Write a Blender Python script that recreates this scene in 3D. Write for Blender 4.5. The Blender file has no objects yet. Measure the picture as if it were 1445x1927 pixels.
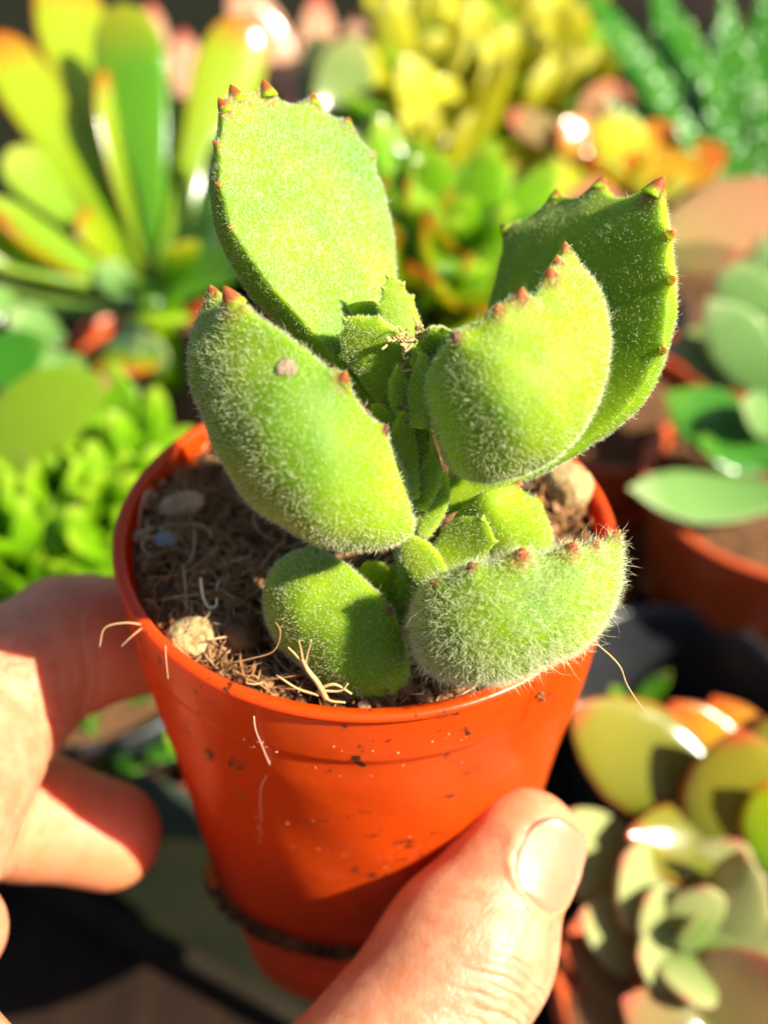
import bpy, math, random
import numpy as np
from mathutils import Vector, Matrix
from mathutils.bvhtree import BVHTree

# ------------------------------------------------------------------ camera, world, sun, exposure
S = 0.01                                   # everything below is written in centimetres
PITCH = math.radians(42.0)
CAM = np.array([0.0, 0.0, 25.0])           # cm, above the table (z = 0)
FPX = 2400.0                               # focal length in photo pixels (1445 x 1927)
FWD = np.array([0.0, math.cos(PITCH), -math.sin(PITCH)])
UPV = np.array([0.0, math.sin(PITCH), math.cos(PITCH)])
RGT = np.array([1.0, 0.0, 0.0])
SUN = np.array([0.69, -0.30, 0.64]); SUN = SUN / np.linalg.norm(SUN)

scene = bpy.context.scene
col = scene.collection
cam_d = bpy.data.cameras.new('camera')
cam = bpy.data.objects.new('camera', cam_d); col.objects.link(cam)
cam.location = Vector(CAM * S)
cam.rotation_euler = (math.pi / 2 - PITCH, 0, 0)
cam_d.sensor_fit = 'VERTICAL'; cam_d.sensor_height = 36.0; cam_d.sensor_width = 27.0
cam_d.lens = FPX / 1927.0 * 36.0
cam_d.clip_start = 0.005; cam_d.clip_end = 50.0
cam_d.dof.use_dof = True
cam_d.dof.focus_distance = 12.35 * S
cam_d.dof.aperture_fstop = cam_d.lens / 3.1
scene.camera = cam

world = bpy.data.worlds.new('World'); scene.world = world
world.use_nodes = True
wn = world.node_tree.nodes; wl = world.node_tree.links
sky = wn.new('ShaderNodeTexSky'); sky.sky_type = 'NISHITA'; sky.sun_disc = False
sky.sun_elevation = math.asin(SUN[2]); sky.sun_rotation = math.atan2(SUN[0], SUN[1])
wn['Background'].inputs['Strength'].default_value = 0.05
wl.new(sky.outputs[0], wn['Background'].inputs['Color'])

sun_d = bpy.data.lights.new('sun', 'SUN'); sun_d.energy = 5.0
sun_d.angle = math.radians(0.6); sun_d.color = (1.0, 0.92, 0.76)
sun = bpy.data.objects.new('sun', sun_d); col.objects.link(sun)
sun.rotation_euler = Vector(SUN).to_track_quat('Z', 'Y').to_euler()

scene.view_settings.view_transform = 'Standard'
scene.view_settings.look = 'None'
scene.view_settings.exposure = 1.55
scene.view_settings.gamma = 1.0
scene.render.engine = 'CYCLES'
scene.cycles.use_denoising = True
scene.cycles.use_adaptive_sampling = True
scene.cycles.adaptive_threshold = 0.02
scene.cycles.max_bounces = 8
scene.cycles.diffuse_bounces = 4
scene.cycles.transmission_bounces = 6
scene.cycles.caustics_reflective = False
scene.cycles.caustics_refractive = False
scene.cycles.sample_clamp_indirect = 8.0

rng = np.random.default_rng(7)
random.seed(7)

# ------------------------------------------------------------------ helpers
def P(px, py, d):
    """photo pixel + depth (cm along the view axis) -> world point in cm"""
    return CAM + d * (FWD + (px - 722.5) / FPX * RGT - (py - 963.5) / FPX * UPV)

def unit(v):
    v = np.asarray(v, float)
    return v / max(1e-9, np.linalg.norm(v))

def props(o, label=None, cat=None, group=None, kind=None):
    if label: o['label'] = label
    if cat: o['category'] = cat
    if group: o['group'] = group
    if kind: o['kind'] = kind
    return o

def make_mesh(name, verts, faces, mat=None, smooth=True, attrs=None):
    me = bpy.data.meshes.new(name)
    v = np.asarray(verts, float) * S
    me.from_pydata(v.tolist() if len(v) < 200000 else v.tolist(), [], faces if isinstance(faces, list) else faces.tolist())
    if mat: me.materials.append(mat)
    if smooth: me.polygons.foreach_set('use_smooth', np.ones(len(me.polygons), bool))
    for k, a in (attrs or {}).items():
        at = me.attributes.new(k, 'FLOAT', 'POINT')
        at.data.foreach_set('value', np.asarray(a, np.float32))
    me.update()
    return me

def link(name, me, parent=None):
    o = bpy.data.objects.new(name, me); col.objects.link(o)
    if parent is not None:
        o.parent = parent
        o.matrix_parent_inverse = Matrix.Translation(-wloc(parent))
    return o

def wloc(o):
    """world translation of an (unrotated) object, valid before any depsgraph update"""
    return Vector(o['_w']) if '_w' in o else Vector((0, 0, 0))

def obj(name, verts, faces, mat, parent=None, smooth=True, attrs=None):
    return link(name, make_mesh(name, verts, faces, mat, smooth, attrs), parent)

def thing(name, loc, label, cat, group=None):
    o = bpy.data.objects.new(name, None); col.objects.link(o)
    o.empty_display_size = 0.005
    o.location = Vector(np.asarray(loc) * S)
    o['_w'] = list(o.location)
    return props(o, label, cat, group)

def catmull(keys, ts):
    """keys (n,k) at uniform parameters 0..1, evaluated at ts"""
    K = np.asarray(keys, float); n = len(K)
    E = np.vstack([2 * K[0] - K[1], K, 2 * K[-1] - K[-2]])
    x = np.clip(np.asarray(ts, float), 0, 1) * (n - 1)
    i = np.minimum(x.astype(int), n - 2); f = (x - i)[:, None]
    p0, p1, p2, p3 = E[i], E[i + 1], E[i + 2], E[i + 3]
    return 0.5 * (2 * p1 + (p2 - p0) * f + (2 * p0 - 5 * p1 + 4 * p2 - p3) * f ** 2 + (3 * p1 - p0 - 3 * p2 + p3) * f ** 3)

def grid_faces(nt, ns, closed=True):
    f = []
    m = ns if closed else ns - 1
    for i in range(nt - 1):
        for j in range(m):
            a = i * ns + j; b = i * ns + (j + 1) % ns
            f.append((a, b, b + ns, a + ns))
    return f

def tube(path, radii, sides=6, cap=True):
    path = np.asarray(path, float); n = len(path)
    radii = np.broadcast_to(np.asarray(radii, float), (n,))
    T = np.gradient(path, axis=0)
    T /= np.maximum(1e-9, np.linalg.norm(T, axis=1))[:, None]
    ref = np.array([0.31, 0.17, 0.93])
    A = np.cross(T, ref); A /= np.maximum(1e-6, np.linalg.norm(A, axis=1))[:, None]
    B = np.cross(T, A)
    th = np.arange(sides) * 2 * math.pi / sides
    V = (path[:, None] + radii[:, None, None] * (np.cos(th)[None, :, None] * A[:, None] + np.sin(th)[None, :, None] * B[:, None])).reshape(-1, 3)
    F = grid_faces(n, sides)
    if cap:
        F.append(tuple(range(sides))[::-1]); F.append(tuple(range((n - 1) * sides, n * sides)))
    return V, F

def lathe(profile, sides=96):
    pr = np.asarray(profile, float)
    th = np.arange(sides) * 2 * math.pi / sides
    V = np.stack([pr[:, 0:1] * np.cos(th), pr[:, 0:1] * np.sin(th), np.repeat(pr[:, 1:2], sides, 1)], -1).reshape(-1, 3)
    return V, grid_faces(len(pr), sides)

class Joined:
    def __init__(self): self.v = []; self.f = []; self.n = 0
    def add(self, V, F):
        self.v.append(np.asarray(V)); k = self.n
        self.f += [tuple(i + k for i in f) for f in F]; self.n += len(V)
    def build(self, name, mat, parent=None, smooth=True):
        return obj(name, np.vstack(self.v), self.f, mat, parent, smooth)

def blob_unit(seed, sub=1, rough=0.25):
    """an irregular stone-like closed mesh, radius about 1"""
    t = (1 + 5 ** .5) / 2
    V = [(-1, t, 0), (1, t, 0), (-1, -t, 0), (1, -t, 0), (0, -1, t), (0, 1, t), (0, -1, -t), (0, 1, -t), (t, 0, -1), (t, 0, 1), (-t, 0, -1), (-t, 0, 1)]
    F = [(0, 11, 5), (0, 5, 1), (0, 1, 7), (0, 7, 10), (0, 10, 11), (1, 5, 9), (5, 11, 4), (11, 10, 2), (10, 7, 6), (7, 1, 8), (3, 9, 4), (3, 4, 2), (3, 2, 6), (3, 6, 8), (3, 8, 9), (4, 9, 5), (2, 4, 11), (6, 2, 10), (8, 6, 7), (9, 8, 1)]
    V = [unit(v) for v in V]
    for _ in range(sub):
        cache = {}; nf = []
        def mid(a, b):
            k = (min(a, b), max(a, b))
            if k not in cache:
                cache[k] = len(V); V.append(unit(V[a] + V[b]))
            return cache[k]
        for a, b, c in F:
            x, y, z = mid(a, b), mid(b, c), mid(c, a)
            nf += [(a, x, z), (b, y, x), (c, z, y), (x, y, z)]
        F = nf
    V = np.array(V)
    r = np.random.default_rng(seed)
    d = np.ones(len(V))
    for _ in range(7):
        k = unit(r.normal(size=3)); d += rough * r.uniform(-1, 1) * np.exp(-(1 - V @ k) * 3)
    return V * d[:, None], F

# ------------------------------------------------------------------ materials
def new_mat(name):
    m = bpy.data.materials.new(name); m.use_nodes = True
    return m, m.node_tree.nodes, m.node_tree.links, m.node_tree.nodes['Principled BSDF']

def rgb(c): return (c[0], c[1], c[2], 1.0)

def noise(n, l, scale, detail=4, rough=0.55, coord='Object'):
    tc = n.new('ShaderNodeTexCoord'); t = n.new('ShaderNodeTexNoise')
    t.inputs['Scale'].default_value = scale; t.inputs['Detail'].default_value = detail
    t.inputs['Roughness'].default_value = rough
    l.new(tc.outputs[coord], t.inputs['Vector'])
    return t

def ramp(n, l, src, stops, interp='LINEAR'):
    r = n.new('ShaderNodeValToRGB'); e = r.color_ramp.elements; r.color_ramp.interpolation = interp
    while len(e) < len(stops): e.new(0.5)
    for el, (p, c) in zip(e, stops): el.position = p; el.color = rgb(c) if len(c) == 3 else c
    l.new(src, r.inputs[0]); return r

def mixc(n, l, fac, a, b, mode='MIX'):
    m = n.new('ShaderNodeMix'); m.data_type = 'RGBA'; m.blend_type = mode
    for sock, v in ((m.inputs[0], fac), (m.inputs[6], a), (m.inputs[7], b)):
        if isinstance(v, (int, float)): sock.default_value = v
        elif isinstance(v, tuple): sock.default_value = rgb(v)
        else: l.new(v, sock)
    return m.outputs[2]

def bump(n, l, h, bs, strength, dist):
    b = n.new('ShaderNodeBump'); b.inputs['Strength'].default_value = strength
    b.inputs['Distance'].default_value = dist
    l.new(h, b.inputs['Height']); l.new(b.outputs[0], bs.inputs['Normal']); return b

def attr(n, name):
    a = n.new('ShaderNodeAttribute'); a.attribute_name = name; return a.outputs['Fac']

def leaf_mat(name, base, tip, edge=None, es=0.86, rough=0.4, trans=0.3, tipstart=0.75, sss=0.0, spec=0.3, mottle=0.35, tcol=None, bumpd=0.0002, coat=0.0, root=None):
    """fleshy leaf: colour along the length (attribute tt), margin colour (attribute ed), light passing through"""
    m, n, l, b = new_mat(name)
    r = ramp(n, l, attr(n, 'tt'), [(0.0, root or tuple(0.9 * x for x in base)), (tipstart * .85, base), (tipstart, base), (1.0, tip)])
    c = r.outputs[0]
    if edge is not None:
        e = ramp(n, l, attr(n, 'ed'), [(es, (0, 0, 0)), (0.995, (1, 1, 1))])
        c = mixc(n, l, e.outputs[0], c, edge)
    nz = noise(n, l, 140, 5)
    dk = ramp(n, l, nz.outputs[0], [(0.3, (1 - mottle,) * 3), (0.7, (1 + mottle * .4,) * 3)])
    c = mixc(n, l, 1.0, c, dk.outputs[0], 'MULTIPLY')
    n9 = noise(n, l, 320, 3, .5)
    c = mixc(n, l, ramp(n, l, n9.outputs[0], [(0.66, (0, 0, 0)), (0.72, (0.55, 0.55, 0.55))]).outputs[0], c, tuple(.45 * x + .05 for x in base))
    l.new(c, b.inputs['Base Color'])
    b.inputs['Roughness'].default_value = rough
    b.inputs['Specular IOR Level'].default_value = spec
    b.inputs['Coat Weight'].default_value = coat
    b.inputs['Coat Roughness'].default_value = 0.14
    if sss:
        b.inputs['Subsurface Weight'].default_value = sss
        b.inputs['Subsurface Radius'].default_value = (0.8, 1.0, 0.15)
        b.inputs['Subsurface Scale'].default_value = 0.003
    n2 = noise(n, l, 900, 3)
    b1 = bump(n, l, n2.outputs[0], b, 0.5, bumpd)
    b2 = n.new('ShaderNodeBump'); b2.inputs['Strength'].default_value = 0.5; b2.inputs['Distance'].default_value = 0.002
    l.new(noise(n, l, 90, 3).outputs[0], b2.inputs['Height']); l.new(b2.outputs[0], b1.inputs['Normal'])
    if trans:
        t = n.new('ShaderNodeBsdfTranslucent'); ms = n.new('ShaderNodeMixShader'); ms.inputs[0].default_value = trans
        tc = mixc(n, l, 1.0, c, tcol or (1.25, 1.15, 0.5), 'MULTIPLY')
        l.new(tc, t.inputs['Color'])
        l.new(b.outputs[0], ms.inputs[1]); l.new(t.outputs[0], ms.inputs[2])
        l.new(ms.outputs[0], n['Material Output'].inputs['Surface'])
    return m

def simple_mat(name, c, rough=0.5, c2=None, scale=200, spec=0.5, bumpd=0.0, bscale=800, sss=0.0):
    m, n, l, b = new_mat(name)
    if c2 is not None:
        nz = noise(n, l, scale, 5)
        l.new(ramp(n, l, nz.outputs[0], [(0.3, c), (0.7, c2)]).outputs[0], b.inputs['Base Color'])
    else: b.inputs['Base Color'].default_value = rgb(c)
    b.inputs['Roughness'].default_value = rough
    b.inputs['Specular IOR Level'].default_value = spec
    if sss:
        b.inputs['Subsurface Weight'].default_value = sss; b.inputs['Subsurface Scale'].default_value = 0.002
    if bumpd: bump(n, l, noise(n, l, bscale, 4).outputs[0], b, 0.8, bumpd)
    return m

def hero_leaf_mat():
    m, n, l, b = new_mat('fuzzy_leaf_skin')
    nz = noise(n, l, 160, 4)
    g = ramp(n, l, nz.outputs[0], [(0.3, (0.14, 0.25, 0.001)), (0.7, (0.23, 0.32, 0.0015))]).outputs[0]
    # red-brown flush round each marginal tooth
    r = ramp(n, l, attr(n, 'red'), [(0.25, (0, 0, 0)), (0.85, (1, 1, 1))])
    n7 = noise(n, l, 45, 3)
    g = mixc(n, l, ramp(n, l, n7.outputs[0], [(0.42, (0, 0, 0)), (0.68, (0.75, 0.75, 0.75))]).outputs[0], g, (0.06, 0.165, 0.001))
    c = mixc(n, l, r.outputs[0], g, (0.20, 0.045, 0.012))
    # fine pale speckle of hair bases
    vz = n.new('ShaderNodeTexVoronoi'); vz.inputs['Scale'].default_value = 1500
    tc = n.new('ShaderNodeTexCoord'); l.new(tc.outputs['Object'], vz.inputs['Vector'])
    sp = ramp(n, l, vz.outputs['Distance'], [(0.10, (0.5, 0.5, 0.5)), (0.22, (0, 0, 0))])
    c = mixc(n, l, sp.outputs[0], c, (0.40, 0.54, 0.08))
    l.new(c, b.inputs['Base Color'])
    b.inputs['Roughness'].default_value = 0.6
    b.inputs['Specular IOR Level'].default_value = 0.22
    b.inputs['Subsurface Weight'].default_value = 0.8
    b.inputs['Subsurface Radius'].default_value = (0.9, 1.0, 0.12)
    b.inputs['Subsurface Scale'].default_value = 0.004
    b.inputs['Sheen Weight'].default_value = 0.03
    b.inputs['Sheen Roughness'].default_value = 0.4
    n2 = noise(n, l, 1600, 3)
    bump(n, l, n2.outputs[0], b, 0.6, 0.00015)
    return m

def hair_mat(name='leaf_fuzz', c=(0.88, 0.88, 0.62)):
    m, n, l, b = new_mat(name)
    b.inputs['Base Color'].default_value = rgb(c)
    b.inputs['Roughness'].default_value = 0.35
    t = n.new('ShaderNodeBsdfTranslucent'); t.inputs['Color'].default_value = rgb((0.80, 0.86, 0.50))
    ms = n.new('ShaderNodeMixShader'); ms.inputs[0].default_value = 0.5
    l.new(b.outputs[0], ms.inputs[1]); l.new(t.outputs[0], ms.inputs[2])
    l.new(ms.outputs[0], n['Material Output'].inputs['Surface'])
    return m

def pot_mat(name, c, dirt=1.0, trans=0.36):
    m, n, l, b = new_mat(name)
    n1 = noise(n, l, 90, 3)
    base = ramp(n, l, n1.outputs[0], [(0.3, tuple(0.88 * x for x in c)), (0.7, c)]).outputs[0]
    # dark soil specks
    n2 = noise(n, l, 520, 5, 0.6); n3 = noise(n, l, 70, 2)
    sp = ramp(n, l, n2.outputs[0], [(0.60, (0, 0, 0)), (0.67, (1, 1, 1))])
    area = ramp(n, l, n3.outputs[0], [(0.48, (0, 0, 0)), (0.60, (1, 1, 1))])
    fac = mixc(n, l, 1.0, sp.outputs[0], area.outputs[0], 'MULTIPLY')
    base = mixc(n, l, fac, base, (0.06, 0.025, 0.012)) if dirt else base
    # brown water stains
    n8 = noise(n, l, 28, 5, 0.65)
    st_ = ramp(n, l, n8.outputs[0], [(0.50, (0, 0, 0)), (0.58, (0.42, 0.42, 0.42)), (0.66, (0.1, 0.1, 0.1))])
    base = mixc(n, l, st_.outputs[0], base, tuple(.6 * x for x in c)) if dirt else base
    # pale mineral scuffs
    n4 = noise(n, l, 330, 6, 0.7); n5 = noise(n, l, 55, 2, 0.5)
    sc = ramp(n, l, n4.outputs[0], [(0.58, (0, 0, 0)), (0.72, (0.7, 0.7, 0.7))])
    ar = ramp(n, l, n5.outputs[0], [(0.48, (0, 0, 0)), (0.66, (1, 1, 1))])
    fac = mixc(n, l, 1.0, sc.outputs[0], ar.outputs[0], 'MULTIPLY')
    base = mixc(n, l, fac, base, (0.74, 0.20, 0.08)) if dirt else base
    l.new(base, b.inputs['Base Color'])
    b.inputs['Roughness'].default_value = 0.33
    b.inputs['Specular IOR Level'].default_value = 0.45
    b.inputs['Subsurface Weight'].default_value = 0.25
    b.inputs['Subsurface Radius'].default_value = (1.0, 0.25, 0.05)
    b.inputs['Subsurface Scale'].default_value = 0.002
    n6 = noise(n, l, 260, 4)
    bump(n, l, n6.outputs[0], b, 0.35, 0.0003)
    t = n.new('ShaderNodeBsdfTranslucent'); ms = n.new('ShaderNodeMixShader'); ms.inputs[0].default_value = trans
    l.new(base, t.inputs['Color'])
    l.new(b.outputs[0], ms.inputs[1]); l.new(t.outputs[0], ms.inputs[2])
    l.new(ms.outputs[0], n['Material Output'].inputs['Surface'])
    return m

def skin_mat():
    m, n, l, b = new_mat('skin')
    n1 = noise(n, l, 70, 4); n2 = noise(n, l, 420, 4)
    c = ramp(n, l, n1.outputs[0], [(0.3, (0.48, 0.195, 0.09)), (0.7, (0.56, 0.27, 0.145))]).outputs[0]
    c = mixc(n, l, 0.28, c, ramp(n, l, n2.outputs[0], [(0.4, (0.40, 0.13, 0.07)), (0.6, (0.60, 0.36, 0.24))]).outputs[0])
    fl = ramp(n, l, attr(n, 'flush_bounce'), [(0.0, (0, 0, 0)), (1.0, (1, 1, 1))])
    c = mixc(n, l, fl.outputs[0], c, (0.80, 0.21, 0.075))  # natural redness, and orange pot bounce painted into the shaded fingers
    l.new(c, b.inputs['Base Color'])
    b.inputs['Roughness'].default_value = 0.42
    b.inputs['Specular IOR Level'].default_value = 0.45
    b.inputs['Subsurface Weight'].default_value = 0.75
    b.inputs['Subsurface Radius'].default_value = (1.0, 0.28, 0.12)
    b.inputs['Subsurface Scale'].default_value = 0.0065
    tc = n.new('ShaderNodeTexCoord')
    v = n.new('ShaderNodeTexVoronoi'); v.inputs['Scale'].default_value = 1500; v.feature = 'DISTANCE_TO_EDGE'
    wz = noise(n, l, 500, 3); mp = mixc(n, l, 0.0008, tc.outputs['Object'], wz.outputs['Color'], 'LINEAR_LIGHT')
    l.new(mp, v.inputs['Vector'])
    r = ramp(n, l, v.outputs['Distance'], [(0.0, (0, 0, 0)), (0.14, (1, 1, 1))])
    b1 = bump(n, l, r.outputs[0], b, 0.35, 0.00012)
    b2 = n.new('ShaderNodeBump'); b2.inputs['Strength'].default_value = 0.35; b2.inputs['Distance'].default_value = 0.0004
    l.new(noise(n, l, 260, 4).outputs[0], b2.inputs['Height']); l.new(b2.outputs[0], b1.inputs['Normal'])
    return m

M_LEAF = hero_leaf_mat()
M_HAIR = hair_mat()
M_HAIRW = hair_mat('silvery_fuzz', (0.86, 0.94, 0.88))
M_TOOTH = simple_mat('tooth_red', (0.30, 0.05, 0.012), 0.35, (0.46, 0.12, 0.02), 900, sss=0.3)
M_TOOTHG = simple_mat('tooth_green', (0.22, 0.40, 0.02), 0.5, (0.34, 0.42, 0.04), 900, sss=0.3)
M_TOOTHD = simple_mat('tooth_brown', (0.05, 0.02, 0.012), 0.7, (0.20, 0.07, 0.03), 900)
M_POT = pot_mat('orange_plastic', (0.76, 0.078, 0.003))
M_POTB = pot_mat('terracotta_plastic', (0.50, 0.085, 0.022), 0.0, 0.05)
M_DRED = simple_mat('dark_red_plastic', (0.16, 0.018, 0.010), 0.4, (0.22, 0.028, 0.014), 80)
M_BLACK = simple_mat('black_plastic', (0.016, 0.018, 0.020), 0.32, (0.028, 0.030, 0.034), 100)
M_SOIL = simple_mat('soil', (0.045, 0.021, 0.009), 0.95, (0.17, 0.082, 0.034), 500, 0.2, 0.0012, 700)
M_COIR = simple_mat('coir', (0.17, 0.072, 0.024), 0.8, (0.50, 0.25, 0.09), 300, 0.3)
M_COIRL = simple_mat('coir_pale', (0.42, 0.25, 0.11), 0.75, (0.66, 0.46, 0.24), 300, 0.3)
M_STRAW = simple_mat('straw', (0.34, 0.19, 0.07), 0.7, (0.60, 0.41, 0.19), 400)
M_GRAIN = simple_mat('soil_grain', (0.045, 0.021, 0.009), 0.9, (0.30, 0.15, 0.06), 250, 0.2, 0.0004, 1500)
M_CRUST = simple_mat('dried_soil_crust', (0.010, 0.006, 0.004), 0.95, (0.13, 0.075, 0.035), 330, 0.2, 0.0005, 1200)
M_BARK = simple_mat('bark', (0.08, 0.035, 0.016), 0.85, (0.30, 0.16, 0.075), 260, 0.3, 0.0004, 1200)
M_STONE = simple_mat('stone_tan', (0.30, 0.16, 0.075), 0.75, (0.48, 0.29, 0.15), 400, 0.4, 0.0003, 900)
M_STONEB = simple_mat('stone_blue', (0.14, 0.15, 0.16), 0.6, (0.24, 0.25, 0.25), 400, 0.4, 0.0003, 900)
M_CLUMP = simple_mat('peat_clump', (0.26, 0.16, 0.06), 0.95, (0.56, 0.40, 0.18), 700, 0.2, 0.0009, 1100)
M_SCAR = simple_mat('corky_scar', (0.13, 0.09, 0.05), 0.85, (0.34, 0.26, 0.16), 900, 0.3, 0.0004, 1400)
M_SKIN = skin_mat()
M_NAIL = simple_mat('nail', (0.44, 0.165, 0.09), 0.42, (0.50, 0.22, 0.13), 120, 0.4, sss=0.5)
M_THREAD = simple_mat('pale_thread', (0.78, 0.62, 0.44), 0.6)
M_FLECK = simple_mat('mineral_crust', (0.80, 0.30, 0.16), 0.7)
M_WHITE = simple_mat('white_root', (0.80, 0.68, 0.48), 0.5)

# ------------------------------------------------------------------ setting: the table and the tray
def table_mat():
    m, n, l, b = new_mat('brown_wood')
    tc = n.new('ShaderNodeTexCoord'); mp = n.new('ShaderNodeMapping'); mp.inputs['Scale'].default_value = (30, 4, 30)
    mp.inputs['Rotation'].default_value = (0, 0, math.radians(12))
    l.new(tc.outputs['Object'], mp.inputs['Vector'])
    t = n.new('ShaderNodeTexNoise'); t.inputs['Scale'].default_value = 4; t.inputs['Detail'].default_value = 7
    l.new(mp.outputs[0], t.inputs['Vector'])
    l.new(ramp(n, l, t.outputs[0], [(0.25, (0.007, 0.0035, 0.002)), (0.55, (0.017, 0.008, 0.004)), (0.8, (0.03, 0.014, 0.0075))]).outputs[0], b.inputs['Base Color'])
    b.inputs['Roughness'].default_value = 0.7
    b.inputs['Specular IOR Level'].default_value = 0.15
    bump(n, l, t.outputs[0], b, 0.4, 0.001)
    return m
M_TABLE = table_mat()
g = 400.0
ground = obj('ground', [(-g, -g, 0), (g, -g, 0), (g, g, 0), (-g, g, 0)], [(0, 1, 2, 3)], M_TABLE, smooth=False)
props(ground, 'brown wooden tabletop under the plants', 'table', kind='structure')

# ------------------------------------------------------------------ the pot in the hand
POT_C = P(690, 988, 15.0)                 # centre of the rim, top
POT_AX = unit([0.015, 0.03, 1.0])
px_ax = unit(np.cross([0, 1, 0], POT_AX)); py_ax = np.cross(POT_AX, px_ax)
def pot_pt(r, th, z):                      # pot coordinates -> world cm
    return POT_C + px_ax * r * math.cos(th) + py_ax * r * math.sin(th) + POT_AX * z
def to_pot(V):
    V = np.asarray(V); return POT_C + V[:, 0:1] * px_ax + V[:, 1:2] * py_ax + V[:, 2:3] * POT_AX
def wall_r(z):                             # outer wall radius below the collar
    return 2.98 + z * 0.12
ZL = -5.3                                  # ledge, at the front of the pot; it dips towards the sides
def ledge_dip(V):
    V = np.array(V, float); r = np.hypot(V[:, 0], V[:, 1]) + 1e-9
    k = np.clip((-V[:, 2] - 3.0) / 2.2, 0, 1) * 1.25 * np.clip(1 + V[:, 1] / r, 0, 1)
    V[:, 2] -= k; V[:, :2] *= (1 - .12 * k / 2.4)[:, None]
    return V
pot = thing('plant_pot', pot_pt(0, 0, -6.6), 'small orange plastic nursery pot held between thumb and fingers', 'pot')
# rim lip
V, F = lathe([(2.80, -0.17), (2.805, -0.03), (2.82, 0.0), (2.90, 0.0), (2.94, -0.015), (2.955, -0.05), (2.948, -0.09), (2.90, -0.11)], 160)
obj('rim', to_pot(V), F, M_POT, pot)
# collar and body, uneven as thin moulded plastic is
prof = [(2.90, -0.105), (2.905, -0.3), (2.895, -0.72), (2.885, -0.78), (2.855, -0.82), (2.845, -0.9)]
prof += [(wall_r(z), z) for z in np.linspace(-1.15, ZL + .12, 18)]
prof += [(wall_r(ZL) - .05, ZL + 0.06), (wall_r(ZL) - .14, ZL + .01), (wall_r(ZL) - .2, ZL - .04)]
V, F = lathe(prof, 160)
th = np.arctan2(V[:, 1], V[:, 0]); z = V[:, 2]
wob = 0.020 * np.sin(3 * th + 1.0) * np.clip(-z / 3, 0, 1) + 0.012 * np.sin(5 * th + z * 2.0) * (z < -0.9) + .006 * np.sin(14 * th + 3 * z) * (z < -.8)
V[:, :2] *= (1 + wob / 2.5)[:, None]
obj('body', to_pot(ledge_dip(V)), F, M_POT, pot)
V, F = lathe([(wall_r(ZL) - .16, ZL), (2.62, -1.1), (2.78, -0.3), (2.80, -0.15)], 96); obj('inner_wall', to_pot(ledge_dip(V)), F, M_POT, pot)
# ledge and foot
rl = wall_r(ZL)
V, F = lathe([(rl - .24, ZL - .08), (rl - .02, ZL - .10), (rl + .05, ZL - .13), (rl + .06, ZL - .18), (rl + .01, ZL - .3), (rl - .08, ZL - .5), (rl - .26, ZL - 1.2), (rl - .44, ZL - 2.3), (rl - .54, ZL - 2.38), (0.02, ZL - 2.36)], 96)
obj('foot', to_pot(ledge_dip(V)), F, M_POT, pot)

# soil packed on the ledge
J = Joined()
for i in range(850):
    a = rng.uniform(math.pi * 1.05, math.pi * 1.95)
    bv, bf = blob_unit(int(rng.integers(1000)), 0, 0.4)
    rr = rl + rng.uniform(-.10, .05); q = np.array([[rr * math.cos(a), rr * math.sin(a), ZL - .12 + rng.uniform(0, .22) * (.65 + .35 * math.sin(7 * a + math.sin(19 * a))) ]])
    J.add(bv * rng.uniform(.025, .08) * (1.45 if a < math.pi * 1.5 else 1) * [1.5, 1, 1] + to_pot(ledge_dip(q))[0], bf)
for k in range(60):                         # matted fibres in the crust
    a = rng.uniform(math.pi * 1.05, math.pi * 1.9); rr = rl + .02
    pts_ = np.array([[rr * math.cos(a + q), rr * math.sin(a + q), ZL + .04 + rng.normal(0, .05)] for q in np.linspace(0, rng.uniform(.05, .2), 5)])
    V, F = tube(to_pot(ledge_dip(pts_)), rng.uniform(.008, .02), 4); J.add(V, F)
o = J.build('ledge_soil', M_CRUST, pot); props(o, kind='stuff')

q = ledge_dip(np.array([[(rl + .05) * math.cos(a), (rl + .05) * math.sin(a), ZL - .02 + .05 * math.sin(9 * a)] for a in np.linspace(math.pi * 1.0, math.pi * 1.22, 10)]))
V, F = tube(to_pot(q), np.array([.02, .07, .10, .11, .10, .09, .08, .06, .04, .01]), 10)
obj('torn_lip', V, F, M_POT, pot)

def thread(name, pts, r, mat, label=None, cat=None, parent=None, n=24, group=None):
    path = catmull(pts, np.linspace(0, 1, n))
    V, F = tube(path, np.linspace(r, r * .6, n), 6)
    o = obj(name, V, F, mat, parent)
    if label: props(o, label, cat, group)
    return o

def pot_depth(px, py):
    """depth at which the sight line through a photo pixel first meets the pot's outer wall"""
    for d in np.arange(10.5, 17.5, 0.01):
        q = P(px, py, d) - POT_C
        z = q @ POT_AX; r = math.hypot(q @ px_ax, q @ py_ax)
        rr = 2.93 if z > -0.8 else wall_r(z)
        if -5.5 < z < 0.0 and r < rr: return d
    return None

# ------------------------------------------------------------------ soil in the pot
ZS = -0.20
def soil_h(x, y):
    return ZS + 0.10 * math.sin(1.9 * x + .6) * math.cos(2.3 * y) + 0.07 * math.sin(5.1 * x + 2 * y) + 0.05 * math.sin(9 * y - 4 * x) - .03 * (x * x + y * y) / 4
nr, na = 46, 110
V = []; 
for i in range(nr):
    r = 2.745 * i / (nr - 1)
    for j in range(na):
        a = 2 * math.pi * j / na; x, y = r * math.cos(a), r * math.sin(a)
        V.append((x, y, soil_h(x, y) + rng.normal(0, .018)))
soil = obj('soil', to_pot(V), grid_faces(nr, na), M_SOIL)
props(soil, 'dark fibrous potting soil filling the orange pot', 'soil', kind='stuff')

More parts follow.
